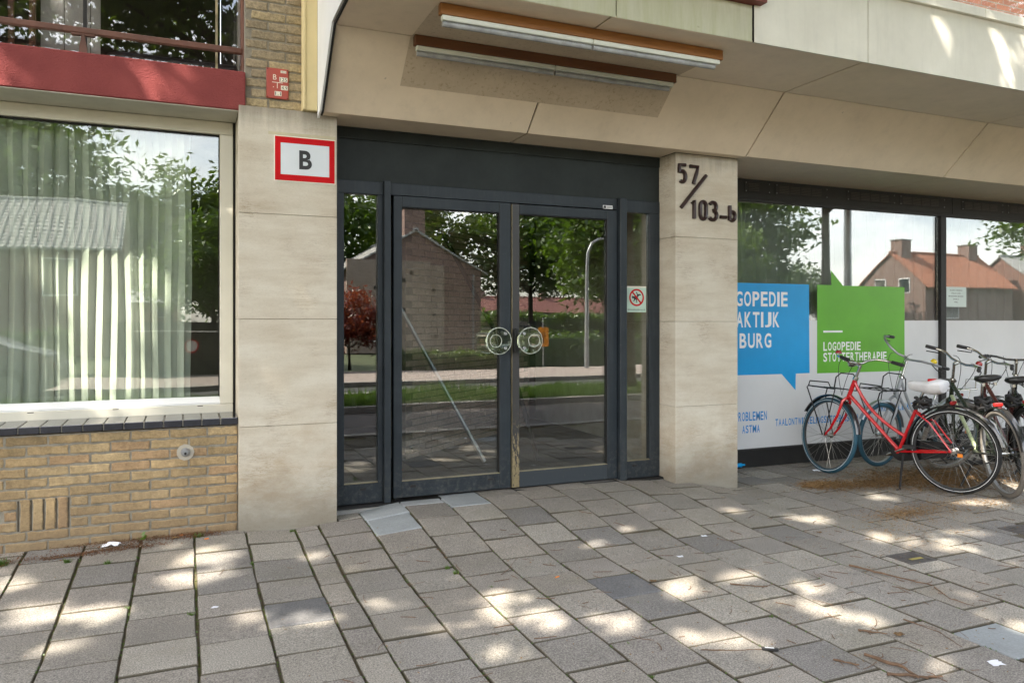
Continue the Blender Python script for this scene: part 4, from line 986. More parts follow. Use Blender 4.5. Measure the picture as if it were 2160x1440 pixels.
# upper window with handrail --------------------------------------------------
uw = thing('upper_window', 'dark upper floor window above the red beam', 'window')
MB().box(-6, .346, 5.62, 5.64, z(1.61), 6.2).build('pane', 'glass_up', uw)
for xx, w_ in ((-1.015, .03), (-.90, .035)): MB().box(xx - w_ / 2, xx + w_ / 2, 5.645, 5.675, z(1.608), 6.2).build('mullion', 'railbrown', uw)
MB().box(.183, .197, 5.60, 5.617, z(1.608), 6.2).build('mullion', 'brass', uw)
MB().box(-.612, -.590, 5.597, 5.616, z(1.608), 6.2).build('mullion', 'blackmetal', uw)
MB().box(.3465, .3515, 5.36, 5.66, z(1.608), 6.2).build('reveal', 'railbrown', uw)
cp = MB(); cp.box(-.80, -.31, 5.70, 5.71, z(1.62), 6.1)
cuu = thing('upper_curtain', 'flat pale grey panel curtains behind the upper window', 'curtain')
for a, b in ((-.862, -.732), (-.728, -.582), (-.578, -.522)): MB().cbox(a, b, 5.70, 5.712, z(1.62), 6.1, .003).build('curtain_panel', 'panel_curtain', cuu)
uc = thing('black_case', 'black rounded case lying behind the brown handrail', 'case')
MB().loft([[(xx, 5.80 + .1 * cos(a), z(1.72) + hh * sin(a)) for a in [2 * pi * i / 14 for i in range(14)]] for xx, hh in ((-.52, .03), (-.48, .085), (-.42, .10), (.32, .10), (.34, .06))]).build('lid', 'blackplastic', uc, True)
MB().tube([(-.37, 5.70, z(1.665)), (.20, 5.70, z(1.665))], .035, 14).build('roll', 'blackrubber', uc, True)
hr = thing('handrail', 'flat brown handrail in front of the upper window', 'handrail')
MB().cbox(-6, .345, 5.43, 5.47, z(1.795), z(1.832), .004).build('rail', 'railbrown', hr)
for xx in (-.594, -2.0):
    MB().cbox(xx - .065, xx + .065, 5.432, 5.468, z(1.783), z(1.7945), .001).build('bracket', 'railbrown', hr)
    MB().prism([(xx - .010, z(1.783)), (xx - .012, z(1.755)), (xx - .021, z(1.715)), (xx - .021, z(1.60)), (xx + .021, z(1.60)), (xx + .021, z(1.715)), (xx + .012, z(1.755)), (xx + .010, z(1.783))], 5.435, 5.465).build('baluster', 'railbrown', hr)
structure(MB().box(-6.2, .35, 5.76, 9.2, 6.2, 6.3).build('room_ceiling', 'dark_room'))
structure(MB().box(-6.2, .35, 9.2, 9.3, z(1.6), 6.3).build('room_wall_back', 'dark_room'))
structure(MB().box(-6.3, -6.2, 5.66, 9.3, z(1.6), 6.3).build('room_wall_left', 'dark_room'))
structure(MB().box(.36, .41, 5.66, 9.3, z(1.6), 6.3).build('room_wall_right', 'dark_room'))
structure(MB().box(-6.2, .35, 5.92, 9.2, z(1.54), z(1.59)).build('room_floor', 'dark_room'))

# upright profile and canopy end ------------------------------------------------
yp_ = thing('corner_profile', 'pale yellow upright profile between brickwork and canopy', 'profile')
MB().cbox(.706, .722, 5.150, 5.245, z(1.392), 7.0, .002).build('edge_strip', 'yellowpost', yp_)
MB().cbox(.7225, .7985, 5.158, 5.245, z(1.390), 7.0, .003).build('face_strip', 'yellowpost', yp_)
can = thing('entrance_canopy', 'large cream panelled canopy over the doors, underside tinted for warm bounce', 'canopy')
A1, A2, A3 = (5.10, z(1.375)), (4.655, z(1.788)), (3.90, z(1.788))
MB().prism([(5.16, z(1.345)), (5.06, z(1.372)), (4.62, z(1.79)), (3.86, z(1.79)), (3.86, 7.0), (5.16, 7.0)], .7995, .812, 'x').build('end_plate', 'whiteplate', can)
MB().prism([(5.12, z(1.352)), (5.065, z(1.360)), (4.625, z(1.775)), (3.87, z(1.775)), (3.87, z(1.80)), (4.65, z(1.80)), (5.11, z(1.378))], .8125, .8245, 'x').build('edge_seal', 'black_gap', can)
JX = [.826, 2.298, 4.302, 6.665, 9.03, 11.4]
th = .012
gap = .0065
for a, b in zip(JX, JX[1:]):
    a_, b_ = a + gap, b - gap
    yb = 5.445 if b < 4.0 else (5.92 if a > 4 else 5.19)
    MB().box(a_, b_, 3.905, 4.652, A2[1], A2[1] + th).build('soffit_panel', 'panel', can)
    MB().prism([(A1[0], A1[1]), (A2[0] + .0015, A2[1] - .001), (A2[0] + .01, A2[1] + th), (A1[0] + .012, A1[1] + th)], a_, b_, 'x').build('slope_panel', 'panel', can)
    if a < 3:   # lower soffit, cut round the pillars
        pass
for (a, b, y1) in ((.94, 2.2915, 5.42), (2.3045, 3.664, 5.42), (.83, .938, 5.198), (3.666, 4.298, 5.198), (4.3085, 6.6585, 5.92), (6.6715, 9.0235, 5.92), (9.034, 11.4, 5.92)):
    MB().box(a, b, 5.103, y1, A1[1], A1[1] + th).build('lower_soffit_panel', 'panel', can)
# backing that shows black in the joints
MB().prism([(5.99, A1[1] + .0145), (5.115, A1[1] + .0145), (4.668, A2[1] + .0145), (3.915, A2[1] + .0145), (3.915, z(2.0)), (5.99, z(2.0))], .83, 14, 'x').build('backing', 'black_gap', can)
MB().box(2.336, 3.338, 3.90, 3.912, z(1.790), z(2.022)).build('fascia_panel', 'fascia_dirty', can, label='stained greenish cream fascia panel beside the corner')
MB().box(.83, 2.328, 3.90, 3.912, z(1.790), z(2.022)).build('fascia_panel', 'fascia_dirty', can)
for a, b in ((3.350, 4.335), (4.343, 6.66), (6.67, 9.0), (9.01, 11.4)): MB().box(a, b, 3.892, 3.905, z(1.786), z(2.27)).build('fascia_panel', 'fascia', can)
MB().box(3.345, 11.4, 3.915, 4.4, z(2.0), z(2.30)).build('core', 'fascia', can)
MB().box(3.3455, 3.3495, 3.894, 3.93, z(1.788), z(2.3)).build('corner_gap', 'black_gap', can)
MB().box(.83, 3.40, 3.83, 4.6, z(2.024), z(2.12)).build('eaves_board', 'redwood', can, label='red brown board above the stained fascia')
for a, b in ((3.402, 5.50), (5.502, 7.6), (7.602, 11.4)): MB().cbox(a, b, 3.862, 4.30, z(2.268), z(2.338), .003).build('coping', 'fascia', can)
MB().cbox(3.41, 11.4, 4.31, 4.45, z(2.28), z(2.55), .004).build('parapet', 'redrender', can, label='low red rendered parapet behind the coping')
# dust shadow left round the lamps
MB().box(1.302, 3.296, 4.150, 4.640, A2[1] - .0015, A2[1] - .0003).build('dust_patch', 'dust', can)
def sp(y): return A1[1] + (A1[0] - y) / (A1[0] - A2[0]) * (A2[1] - A1[1])
MB().prism([(4.912, sp(4.912) - .0018), (4.658, sp(4.658) - .0018), (4.658, sp(4.658) - .0006), (4.912, sp(4.912) - .0006)], 1.294, 3.301, 'x').build('dust_patch', 'dust', can)
# tube lamps
def tube_lamp(y, wood, label, seed):
    t = thing('tube_lamp', label, 'lamp', 'long tube lamps under the canopy', (1.31, y, A2[1]))
    r = random.Random(seed)
    MB().cbox(0, 1.952, 0, .045, -.066, -.002, .003).build('wood_batten', wood, t)
    for a, b in ((.012, .976), (.98, 1.93)):
        MB().cbox(a, b, .004, .040, -.096, -.0665, .004).build('lamp_housing', 'lampwhite', t)
    for a, b in ((.02, .97), (.985, 1.90)):
        MB().tube([(a, .028, -.112), (b, .028, -.112)], .0155, 12).build('tube_cover', 'lampgrey', t, True)
    return t
tube_lamp(4.090, 'wood_light', 'front tube lamp on a light orange brown batten', 1)
tube_lamp(4.610, 'wood_dark', 'rear tube lamp on a dark brown batten at the panel bend', 2)
# balcony stuff above the parapet at the far right
bal = thing('balcony_screen', 'grey balcony screen with dark panes above the red parapet', 'screen')
MB().box(5.3, 5.9, 4.75, 4.80, z(2.3), z(3.4)).build('panel', 'fascia', bal)
MB().box(5.92, 12, 4.75, 4.78, z(2.3), z(3.6)).build('pane', 'glass_up', bal)
MB().box(5.3, 12, 4.72, 4.745, z(2.79), z(2.85)).build('rail', 'railbrown', bal)
pt = thing('balcony_plant', 'yellow green plant peeping over the parapet', 'plant')
put(leaf_mesh('foliage', [(4.9, 4.5, z(2.60)), (4.98, 4.5, z(2.56)), (5.5, 4.5, z(2.58))], 70, .05, .035, 8, 'grass'), 'foliage', pt)

# upper storeys and the body of the building ---------------------------------------
up = thing('apartment_building', 'upper storeys of the brick apartment block', 'building')
MB().box(.81, 3.4, 4.6, 9.3, z(2.13), 9).build('storey_wall', 'house_red', up)
MB().box(3.4, 14, 5.2, 9.3, z(2.36), 9).build('storey_wall', 'house_red', up)
MB().box(-6.3, .35, 5.2, 9.3, 6.4, 9).build('storey_wall', 'house_red', up)
MB().box(-6.3, -3.22, 5.27, 5.6, -.1, z(1.34)).build('ground_floor_wall', 'house_red', up)
MB().box(14.0, 16, 4.5, 10, -.1, 9).build('ground_floor_wall', 'house_red', up)
MB().box(-6.6, 16.2, 4.9, 10.2, 9.0, 9.3).build('roof_slab', 'roof_grey', up)
structure(MB().box(.41, 14.0, 9.32, 9.38, -.2, 9).build('building_back_wall', 'dark_room'))

# ---------------------------------------------------------------- doors
Yd = 5.42
ef = thing('door_surround', 'dark blue grey frame round the double doors with narrow side panes', 'door frame')
MB().box(.936, 3.665, Yd + .012, Yd + .05, z(1.000), z(1.372)).build('head_panel', 'headpaint', ef)
MB().cbox(.936, 3.665, Yd, Yd + .0115, z(1.292), z(1.3725), .002).build('head_trim', 'headpaint', ef)
MB().cbox(.936, 1.3045, Yd + .002, Yd + .06, z(.906), z(.999), .003).build('side_head_rail', 'doorpaint', ef)
MB().cbox(1.3505, 3.2525, Yd + .003, Yd + .06, z(.912), z(.999), .003).build('door_head_rail', 'doorpaint', ef)
MB().cbox(3.3185, 3.665, Yd + .002, Yd + .06, z(.900), z(.999), .003).build('side_head_rail', 'doorpaint', ef)
for a, b in ((.936, 1.024), (1.266, 1.3015), (3.320, 3.3315), (3.566, 3.665)):
    MB().cbox(a, b, Yd + .004, Yd + .058, z(-1.158), z(.9055 if b < 2 else .8995), .002).build('side_stile', 'doorpaint', ef)
for a, b in ((.936, 1.3015), (3.320, 3.665)): MB().cbox(a, b, Yd + .003, Yd + .06, z(-1.300), z(-1.1585), .003).build('side_bottom_rail', 'doorpaint', ef)
for a, b in ((1.3025, 1.3495), (3.2545, 3.3175)):
    MB().cbox(a, b, Yd - .045, Yd + .065, z(-1.300), z(1.004), .003).build('post', 'doorpaint', ef)
MB().box(1.0245, 1.2655, Yd + .030, Yd + .044, z(-1.158), z(.9055)).build('side_pane', 'glass_door', ef)
MB().box(3.332, 3.5655, Yd + .030, Yd + .044, z(-1.158), z(.8995)).build('side_pane', 'glass_door', ef)
for a, b, zz, c, d_ in ((1.0245, 1.2655, -1.158, 0, 0), (3.332, 3.5655, -1.158, 0, 0)):
    MB().box(a, b, Yd + .004, Yd + .028, z(zz) + .0005, z(zz) + .007).build('bead', 'brass', ef)
for xx in (1.158, 3.42): MB().cbox(xx - .021, xx + .021, Yd - .006, Yd + .0025, z(-1.205), z(-1.186), .002).build('drain_cap', 'blackplastic', ef)
th_ = thing('threshold', 'dark stone threshold strip below the doors', 'threshold')
MB().cbox(.936, 3.72, Yd - .05, Yd + .12, z(-1.36), z(-1.301), .005).build('upper_step', 'blackmetal', th_)
MB().cbox(.936, 3.72, Yd - .075, Yd - .0505, z(-1.40), z(-1.318), .004).build('front_strip', 'kerb', th_)
scr = MB()
def knob(parent, cx, side):
    k = MB().lathe([(0.0, -.012), (.096, -.012), (.101, -.007), (.102, 0), (.101, .009), (.096, .013), (0, .013)], (cx, 5.335, z(-.150)), 'y', 48)
    kb_ = k.build('glass_knob', 'knobglass', parent, True)
    ox = cx - side * .028
    MB().lathe([(.0995 + .0035 * cos(a), .0035 * sin(a)) for a in [2 * pi * i / 8 for i in range(8)]], (cx, 5.326, z(-.150)), 'y', 48, True).build('rim', 'knobrim', kb_, True)
    MB().lathe([(.047 + .003 * cos(a), -.015 + .003 * sin(a)) for a in [2 * pi * i / 8 for i in range(8)]], (ox, 5.335, z(-.150)), 'y', 36, True).build('inner_ring', 'knobrim', kb_, True)
    for dz in (-.055, .055):
        bx = cx + side * .052
        b = MB().lathe([(0, -.016), (.010, -.016), (.013, -.013), (.013, .018), (.010, .055), (.010, .085), (0, .085)], (bx, 5.335, z(-.150) + dz), 'y', 20)
        b.build('knob_bolt', 'alu', kb_, True)
    return kb_
def leaf(label, xa, xb, ga_, gb_, zt, zb, gt, gb2, side):
    t = thing('glass_door', label, 'door', 'pair of glass entrance doors', (0, 0, 0))
    L = 'worn' if side > 0 else 'doorpaint'
    MB().cbox(xa, ga_ - .0005, Yd - .004, Yd + .052, z(zb), z(zt), .003).build('left_stile', L, t)
    MB().cbox(gb_ + .0005, xb, Yd - .004, Yd + .052, z(zb), z(zt), .003).build('right_stile', 'doorpaint', t)
    MB().cbox(ga_, gb_, Yd - .0035, Yd + .051, z(gt), z(zt), .003).build('top_rail', 'doorpaint', t)
    MB().cbox(ga_, gb_, Yd - .0035, Yd + .051, z(zb), z(gb2), .003).build('bottom_rail', 'wornrail' if side > 0 else 'doorpaint', t)
    MB().box(ga_, gb_, Yd + .022, Yd + .036, z(gb2), z(gt)).build('pane', 'glass_door', t)
    MB().box(ga_, gb_, Yd - .002, Yd + .0215, z(gb2) + .0003, z(gb2) + .006).build('bead', 'brass', t)
    MB().box(gb_ - .005, gb_ - .0002, Yd + .004, Yd + .0215, z(gb2) + .0062, z(gt) - .0003).build('bead', 'black_gap', t)
    MB().box(ga_ + .0002, gb_ - .0052, Yd + .004, Yd + .0215, z(gt) - .006, z(gt) - .0003).build('bead', 'black_gap', t)
    return t
d1 = leaf('left glass door of the pair, dark blue painted frame', 1.378, 2.300, 1.442, 2.208, .908, -1.283, .829, -1.166, -1)
d2 = leaf('right glass door of the pair, its meeting edge worn to brass', 2.312, 3.250, 2.374, 3.156, .905, -1.286, .829, -1.167, 1)
knob(d1, 2.166, 1); knob(d2, 2.426, -1)
MB().cbox(2.320, 2.352, Yd - .03, Yd - .0045, z(-.245), z(-.06), .003).build('lock_plate', 'blackplastic', d2)
for xx in (1.524, 2.135): MB().cbox(xx - .021, xx + .021, Yd - .013, Yd - .0045, z(-1.212), z(-1.193), .002).build('drain_cap', 'blackplastic', d1)
MB().box(2.3085, 2.3115, Yd - .006, Yd + .03, z(-1.28), z(.90)).build('edge_strip', 'brass', d2)
stk = thing('door_label', 'tiny white approval label on the frame above the right door', 'label')
MB().box(3.117, 3.206, Yd - .0005, Yd + .0025, z(.914), z(.942)).build('label_sheet', 'white', stk)
MB().box(3.121, 3.145, Yd - .0012, Yd - .0006, z(.918), z(.938)).build('label_symbol', 'signblack', stk)
for i in range(3): MB().box(3.150, 3.200, Yd - .0012, Yd - .0006, z(.919 + i * .007), z(.922 + i * .007)).build('label_line', 'signblack', stk)
# no-dogs sign on the right side pane
dg_ = thing('no_dogs_sign', 'pale green no dogs sticker on the narrow right pane', 'sign')
Ys = Yd + .026
MB().box(3.358, 3.545, Ys, Ys + .002, z(.074), z(.286)).build('sheet', M_paint('pale_green_sheet', (0.50, 0.66, 0.55), 0.5, 0.1), dg_)
MB().box(3.356, 3.547, Ys - .0006, Ys - .0001, z(.278), z(.290)).build('tape', 'cream', dg_)
MB().lathe([(.058, Ys - .0012), (.072, Ys - .0012), (.072, Ys - .0002), (.058, Ys - .0002)], (3.452, 0, z(.196)), 'y', 40, True).build('ring', 'signred', dg_)
b = MB().box(-.066, .066, Ys - .0022, Ys - .0013, -.0065, .0065); b.xf(Matrix.Translation((3.452, 0, z(.196))) @ Matrix.Rotation(radians(48), 4, 'Y')); b.build('slash', 'signred', dg_)
dogp = [(-.046, .004), (-.040, .014), (-.033, .010), (-.022, .011), (-.008, .006), (.004, .016), (.002, .030), (-.006, .042), (-.004, .048), (.004, .043), (.010, .028), (.030, .030), (.044, .024), (.040, .018), (.026, .018), (.014, .006), (.006, -.008), (.004, -.022), (.004, -.044), (-.002, -.044), (-.004, -.020), (-.012, -.014), (-.026, -.032), (-.032, -.030), (-.024, -.012), (-.030, -.006), (-.044, -.006)]
MB().prism([(3.452 + a, z(.196) + b) for a, b in dogp], Ys - .0012, Ys - .0003).build('dog', 'signblack', dg_)
text('Schoonhouden a.u.b.', 3.366, 3.538, z(.088), z(.104), Ys - .0003, 'signblack', parent=dg_)
# lobby behind the doors
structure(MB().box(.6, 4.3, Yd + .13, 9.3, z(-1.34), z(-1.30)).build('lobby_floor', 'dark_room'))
structure(MB().box(.6, 4.3, Yd + .05, 9.3, z(1.38), z(1.42)).build('lobby_ceiling', 'white_wall'))
structure(MB().box(.56, .60, Yd + .13, 9.3, z(-1.34), z(1.38)).build('lobby_wall_left', 'white_wall'))
structure(MB().box(4.31, 4.35, Yd + .6, 9.3, z(-1.34), z(1.38)).build('lobby_wall_right', 'white_wall'))
lb_ = thing('lobby_wall', 'rough brown brick wall standing at an angle inside the lobby', 'wall', None, (1.9, 7.0, 0), radians(40))
MB().box(0, 2.7, .006, .2, z(-1.3), z(1.37)).build('mortar_bed', 'mortar', lb_)
lbm = [brick_mesh(.21, .052, 200 + i, 'lobbybrick') for i in range(3)]
zz = z(-1.28); row = 0
while zz < z(1.3):
    xx = .11 + (.11 if row % 2 else 0)
    while xx < 2.6:
        if row > 13 or True: put(R_.choice(lbm), 'brick', lb_, (xx, R_.uniform(-.006, .004), zz)) if (row >= 18) else None
        xx += .22
    zz += .0625; row += 1
lr = MB()
zz = z(-1.28)
for row in range(18):
    xx = .11 + (.11 if row % 2 else 0)
    while xx < 2.6: lr.box(xx - .105, xx + .105, -.001, .02, zz - .026, zz + .026); xx += .22
    zz += .0625
lr.build('brick', 'lobbybrick', lb_, kind='stuff')
sr = thing('stair_rail', 'slanting stair rail seen dimly inside the lobby', 'stair rail')
b = MB().tube([(2.35, 7.6, z(1.1)), (2.75, 6.5, z(-.35)), (2.9, 6.2, z(-1.25))], .022, 8).build('rail', 'blackmetal', sr, True)
MB().tube([(1.75, 6.8, z(.2)), (2.5, 6.5, z(-1.28))], .02, 8).build('stringer', 'alu', sr, True)

# ---------------------------------------------------------------- right shop window
rw = thing('shop_window', 'long shop window with black frame and printed film', 'window')
Y9 = 5.90
MB().box(4.30, 11.4, Y9 + .01, Y9 + .08, z(1.195), z(1.372)).build('head_board', 'blackmetal', rw)
MB().cbox(4.30, 7.842, Y9 - .004, Y9 + .0095, z(1.19), z(1.372), .002).build('head_cover', 'blackmetal', rw)
MB().cbox(7.850, 11.4, Y9 - .004, Y9 + .0095, z(1.19), z(1.372), .002).build('head_cover', 'blackmetal', rw)
MB().cbox(4.30, 11.4, Y9 - .012, Y9 + .05, z(1.155), z(1.1895), .004).build('head_rail', 'blackmetal', rw)
MB().cbox(4.30, 11.4, Y9 - .02, Y9 + .06, -.06, z(-1.238), .004).build('plinth', 'blackmetal', rw)
MB().cbox(4.30, 11.4, Y9 - .028, Y9 - .0205, z(-1.262), z(-1.245), .002).build('plinth_bead', 'blackmetal', rw)
MB().cbox(7.640, 7.722, Y9 - .03, Y9 + .06, z(-1.2375), z(1.1545), .004).build('mullion', 'blackmetal', rw)
MB().box(4.30, 7.6395, Y9 + .012, Y9 + .024, z(-1.2375), z(1.1545)).build('pane', 'glass_right', rw)
MB().box(7.7225, 11.4, Y9 + .012, Y9 + .024, z(-1.2375), z(1.1545)).build('pane', 'glass_right', rw)
for (a, b) in ((4.95, 5.275), (5.329, 6.019), (6.271, 6.969), (7.026, 7.733), (7.992, 8.70), (8.76, 9.4)):
    g = MB().cbox(a, b, Y9 - .009, Y9 - .0045, z(1.245), z(1.350), .002).build('vent_grille', 'blackmetal', rw)
    n = max(1, int((b - a - .08) / .14))
    for i in range(n):
        for k_ in range(5):
            xa = a + .05 + i * .14
            MB().box(xa, xa + .125, Y9 - .0135, Y9 - .0095, z(1.262) + k_ * .016, z(1.269) + k_ * .016).build('grille_slat', 'slat_brown', g)
    for xx in (a + .02, b - .02):
        for zz in (1.258, 1.337): MB().cbox(xx - .004, xx + .004, Y9 - .012, Y9 - .0093, z(zz) - .004, z(zz) + .004, .001).build('screw', 'alu', g)
Yf = Y9 + .009
fl_ = thing('window_film', 'white film on the lower part of the shop window with blue and green speech bubbles', 'window film')
MB().box(4.30, 7.6395, Yf + .0005, Yf + .0022, z(-1.2365), z(.006)).build('white_sheet', 'film', fl_)
MB().box(7.7225, 11.4, Yf + .0005, Yf + .0022, z(-1.2365), z(.006)).build('white_sheet', 'film', fl_)
MB().prism([(4.50, z(.369)), (4.50, z(-.520)), (5.425, z(-.524)), (5.602, z(-.690)), (5.606, z(-.524)), (5.786, z(-.524)), (5.777, z(.369))], Yf - .0013, Yf).build('blue_bubble', 'blue', fl_, label='blue speech bubble with white lettering')
MB().prism([(5.886, z(.368)), (5.886, z(-.530)), (7.122, z(-.536)), (7.118, z(.365)), (6.235, z(.365)), (6.070, z(.520)), (6.075, z(.368))], Yf - .0013, Yf).build('green_bubble', 'green', fl_, label='green speech bubble with white lettering')
Yt = Yf - .0014
sign_text('LOGOPEDIE', 4.655, 5.500, z(.143), z(.287), Yt, 'white', fl_, .022)
sign_text('PRAKTIJK', 4.665, 5.395, z(-.061), z(.088), Yt, 'white', fl_, .022)
sign_text('BURG', 4.905, 5.293, z(-.262), z(-.119), Yt, 'white', fl_, .022)
MB().box(5.968, 6.228, Yt - .0006, Yt, z(-.117), z(-.097)).build('dash', 'white', fl_)
sign_text('LOGOPEDIE', 5.968, 6.480, z(-.303), z(-.214), Yt, 'white', fl_, .022)
sign_text('STOTTERTHERAPIE', 5.968, 6.852, z(-.415), z(-.324), Yt, 'white', fl_, .022)
Yq = Yf + .0004
sign_text('PROBLEMEN', 4.850, 5.240, z(-.967), z(-.880), Yq, 'bluetext', fl_, .015)
sign_text('ASTMA', 4.938, 5.152, z(-1.085), z(-1.009), Yq, 'bluetext', fl_, .015)
sign_text('TAALONTWIKKELINGSSTOORNISSEN', 5.347, 6.443, z(-1.036), z(-.966), Yq, 'bluetext', fl_, .015)
sign_text('STOTTEREN', 6.523, 6.90, z(-.955), z(-.885), Yq, 'bluetext', fl_, .015)
sign_text('SLIKKEN', 6.98, 7.30, z(-.955), z(-.885), Yq, 'bluetext', fl_, .015)
nt_ = thing('paper_notice', 'small printed paper notice taped inside the right hand shop pane', 'notice')
MB().box(7.757, 8.090, Yf - .001, Yf + .0012, z(.158), z(.382)).build('sheet', M_paint('notice_paper', (0.62, 0.70, 0.66), 0.6, 0.04), nt_)
for i, s_ in enumerate(('ALLEEN OVERDAG', 'STILLE A.U.B.', 'BEHOUDENS BEZOEK', 'DANK U', 'WEL')):
    w_ = (.20, .15, .24, .09, .06)[i]; text(s_, 7.923 - w_ / 2, 7.923 + w_ / 2, z(.337 - i * .033), z(.350 - i * .033), Yf - .0011, 'signblack', parent=nt_)
cr_ = thing('shop_curtain', 'grey pleated curtains hanging behind the shop window', 'curtain')
curtain(cr_, 4.5, 11.3, 6.10, z(-1.25), z(1.33), .15, .03, 'curtain_grey', 9)

# ---------------------------------------------------------------- signs on the walls
sb = thing('sign_b', 'white sign with a red border and black letter B on the left pillar', 'sign')
Yb = Yp - .004
MB().cbox(.526, .924, Yb, Yb + .0035, z(.917), z(1.216), .001).build('plate', 'cream', sb)
fr_ = MB()
for b_ in ((.532, .918, 1.170, 1.210), (.532, .918, .923, .963), (.532, .568, .963, 1.170), (.882, .918, .963, 1.170)): fr_.box(b_[0], b_[1], Yb - .0010, Yb - .0001, z(b_[2]), z(b_[3]))
fr_.build('red_border', 'signred', sb)
MB().box(.5685, .8815, Yb - .0008, Yb - .0001, z(.9635), z(1.1695)).build('white_field', 'signwhite', sb)
text('B', .686, .768, z(1.003), z(1.128), Yb - .0009, 'signblack', parent=sb, bold=.03)
MB().box(.49, .926, Yp - .0012, Yp - .0002, z(1.218), z(1.238)).build('tape', M_paint('old_tape', (0.50, 0.45, 0.30), 0.4, 0.15), sb)
fs = thing('fire_hydrant_sign', 'small red enamel hydrant sign with B 125 on the upper brickwork', 'sign')
Yh = 5.236
MB().cbox(.482, .623, Yh, Yh + .006, z(1.464), z(1.664), .004).build('plate', 'firered', fs)
def lab(s_, x0, x1, z0, z1, bgd=True, col='signblack'):
    if bgd: MB().box(x0 - .004, x1 + .004, Yh - .0010, Yh - .0001, z(z0) - .004, z(z1) + .004).build('number_plate', 'cream', fs)
    text(s_, x0, x1, z(z0), z(z1), Yh - .0011 if bgd else Yh - .0001, col, parent=fs)
lab('B', .524, .546, 1.588, 1.622, False, 'cream'); lab('125', .568, .612, 1.582, 1.604)
lab('2015', .576, .604, 1.640, 1.648)
MB().box(.518, .586, Yh - .0010, Yh - .0001, z(1.569), z(1.573)).build('symbol_bar', 'cream', fs)
MB().box(.549, .553, Yh - .0010, Yh - .0001, z(1.533), z(1.5685)).build('symbol_bar', 'cream', fs)
MB().box(.524, .529, Yh - .0010, Yh - .0001, z(1.537), z(1.542)).build('symbol_dot', 'cream', fs)
lab('4.9', .578, .614, 1.529, 1.550); lab('1.1', .538, .574, 1.487, 1.509)
for xx in (.490, .615):
    for zz in (1.472, 1.656): MB().lathe([(0, -.002), (.0035, -.002), (.0035, .001)], (xx, Yh, z(zz)), 'y', 10).build('screw', 'blackmetal', fs)
# house number 57/103-b : raised strokes
hn = thing('house_number', 'raised brown house number 57/103-b on the right pillar', 'house number')
def arc(cx, cz, rx, rz, a0, a1, n=10): return [(cx + rx * cos(radians(a0 + (a1 - a0) * i / n)), cz + rz * sin(radians(a0 + (a1 - a0) * i / n))) for i in range(n + 1)]
def digit(strokes, x, zz, w_, h_, label=None, r=.0150):
    mb = MB()
    for st in strokes:
        pts = [(x + a * w_, Yp - .014, z(zz) + b * h_) for a, b in st]
        mb.tube(pts, r, 8)
        mb.tube([(p[0], Yp - .006, p[2]) for p in pts], r * .95, 6)
    return mb.build('digit', 'numbrown', hn, True)
five = [[(.9, 1), (.1, 1), (.1, .55)] + arc(.5, .32, .42, .32, 120, -130, 14)]
seven = [[(.05, 1), (.95, 1), (.80, .62), (.45, .0)]]
one = [[(.2, .82), (.55, 1), (.55, 0)]]
zero = [arc(.5, .72, .42, .28, 0, 180, 8) + arc(.5, .28, .42, .28, 180, 360, 8) + [(.92, .72)]]
three = [arc(.48, .74, .40, .26, 150, -80, 10) + arc(.48, .26, .45, .27, 85, -150, 12)]
bee = [[(.12, 1), (.12, 0)], arc(.5, .30, .40, .30, 180, -180, 16)]
digit(five, 3.690, 1.135, .072, .140); digit(seven, 3.796, 1.128, .088, .142)
digit([[(0, 0), (1, 1)]], 3.713, .925, .250, .280)
digit(one, 3.812, .842, .058, .150); digit(zero, 3.898, .842, .070, .146); digit(three, 3.990, .842, .085, .146)
digit([[(0, .5), (1, .5)]], 4.106, .840, .062, .06); digit(bee, 4.196, .845, .072, .125)

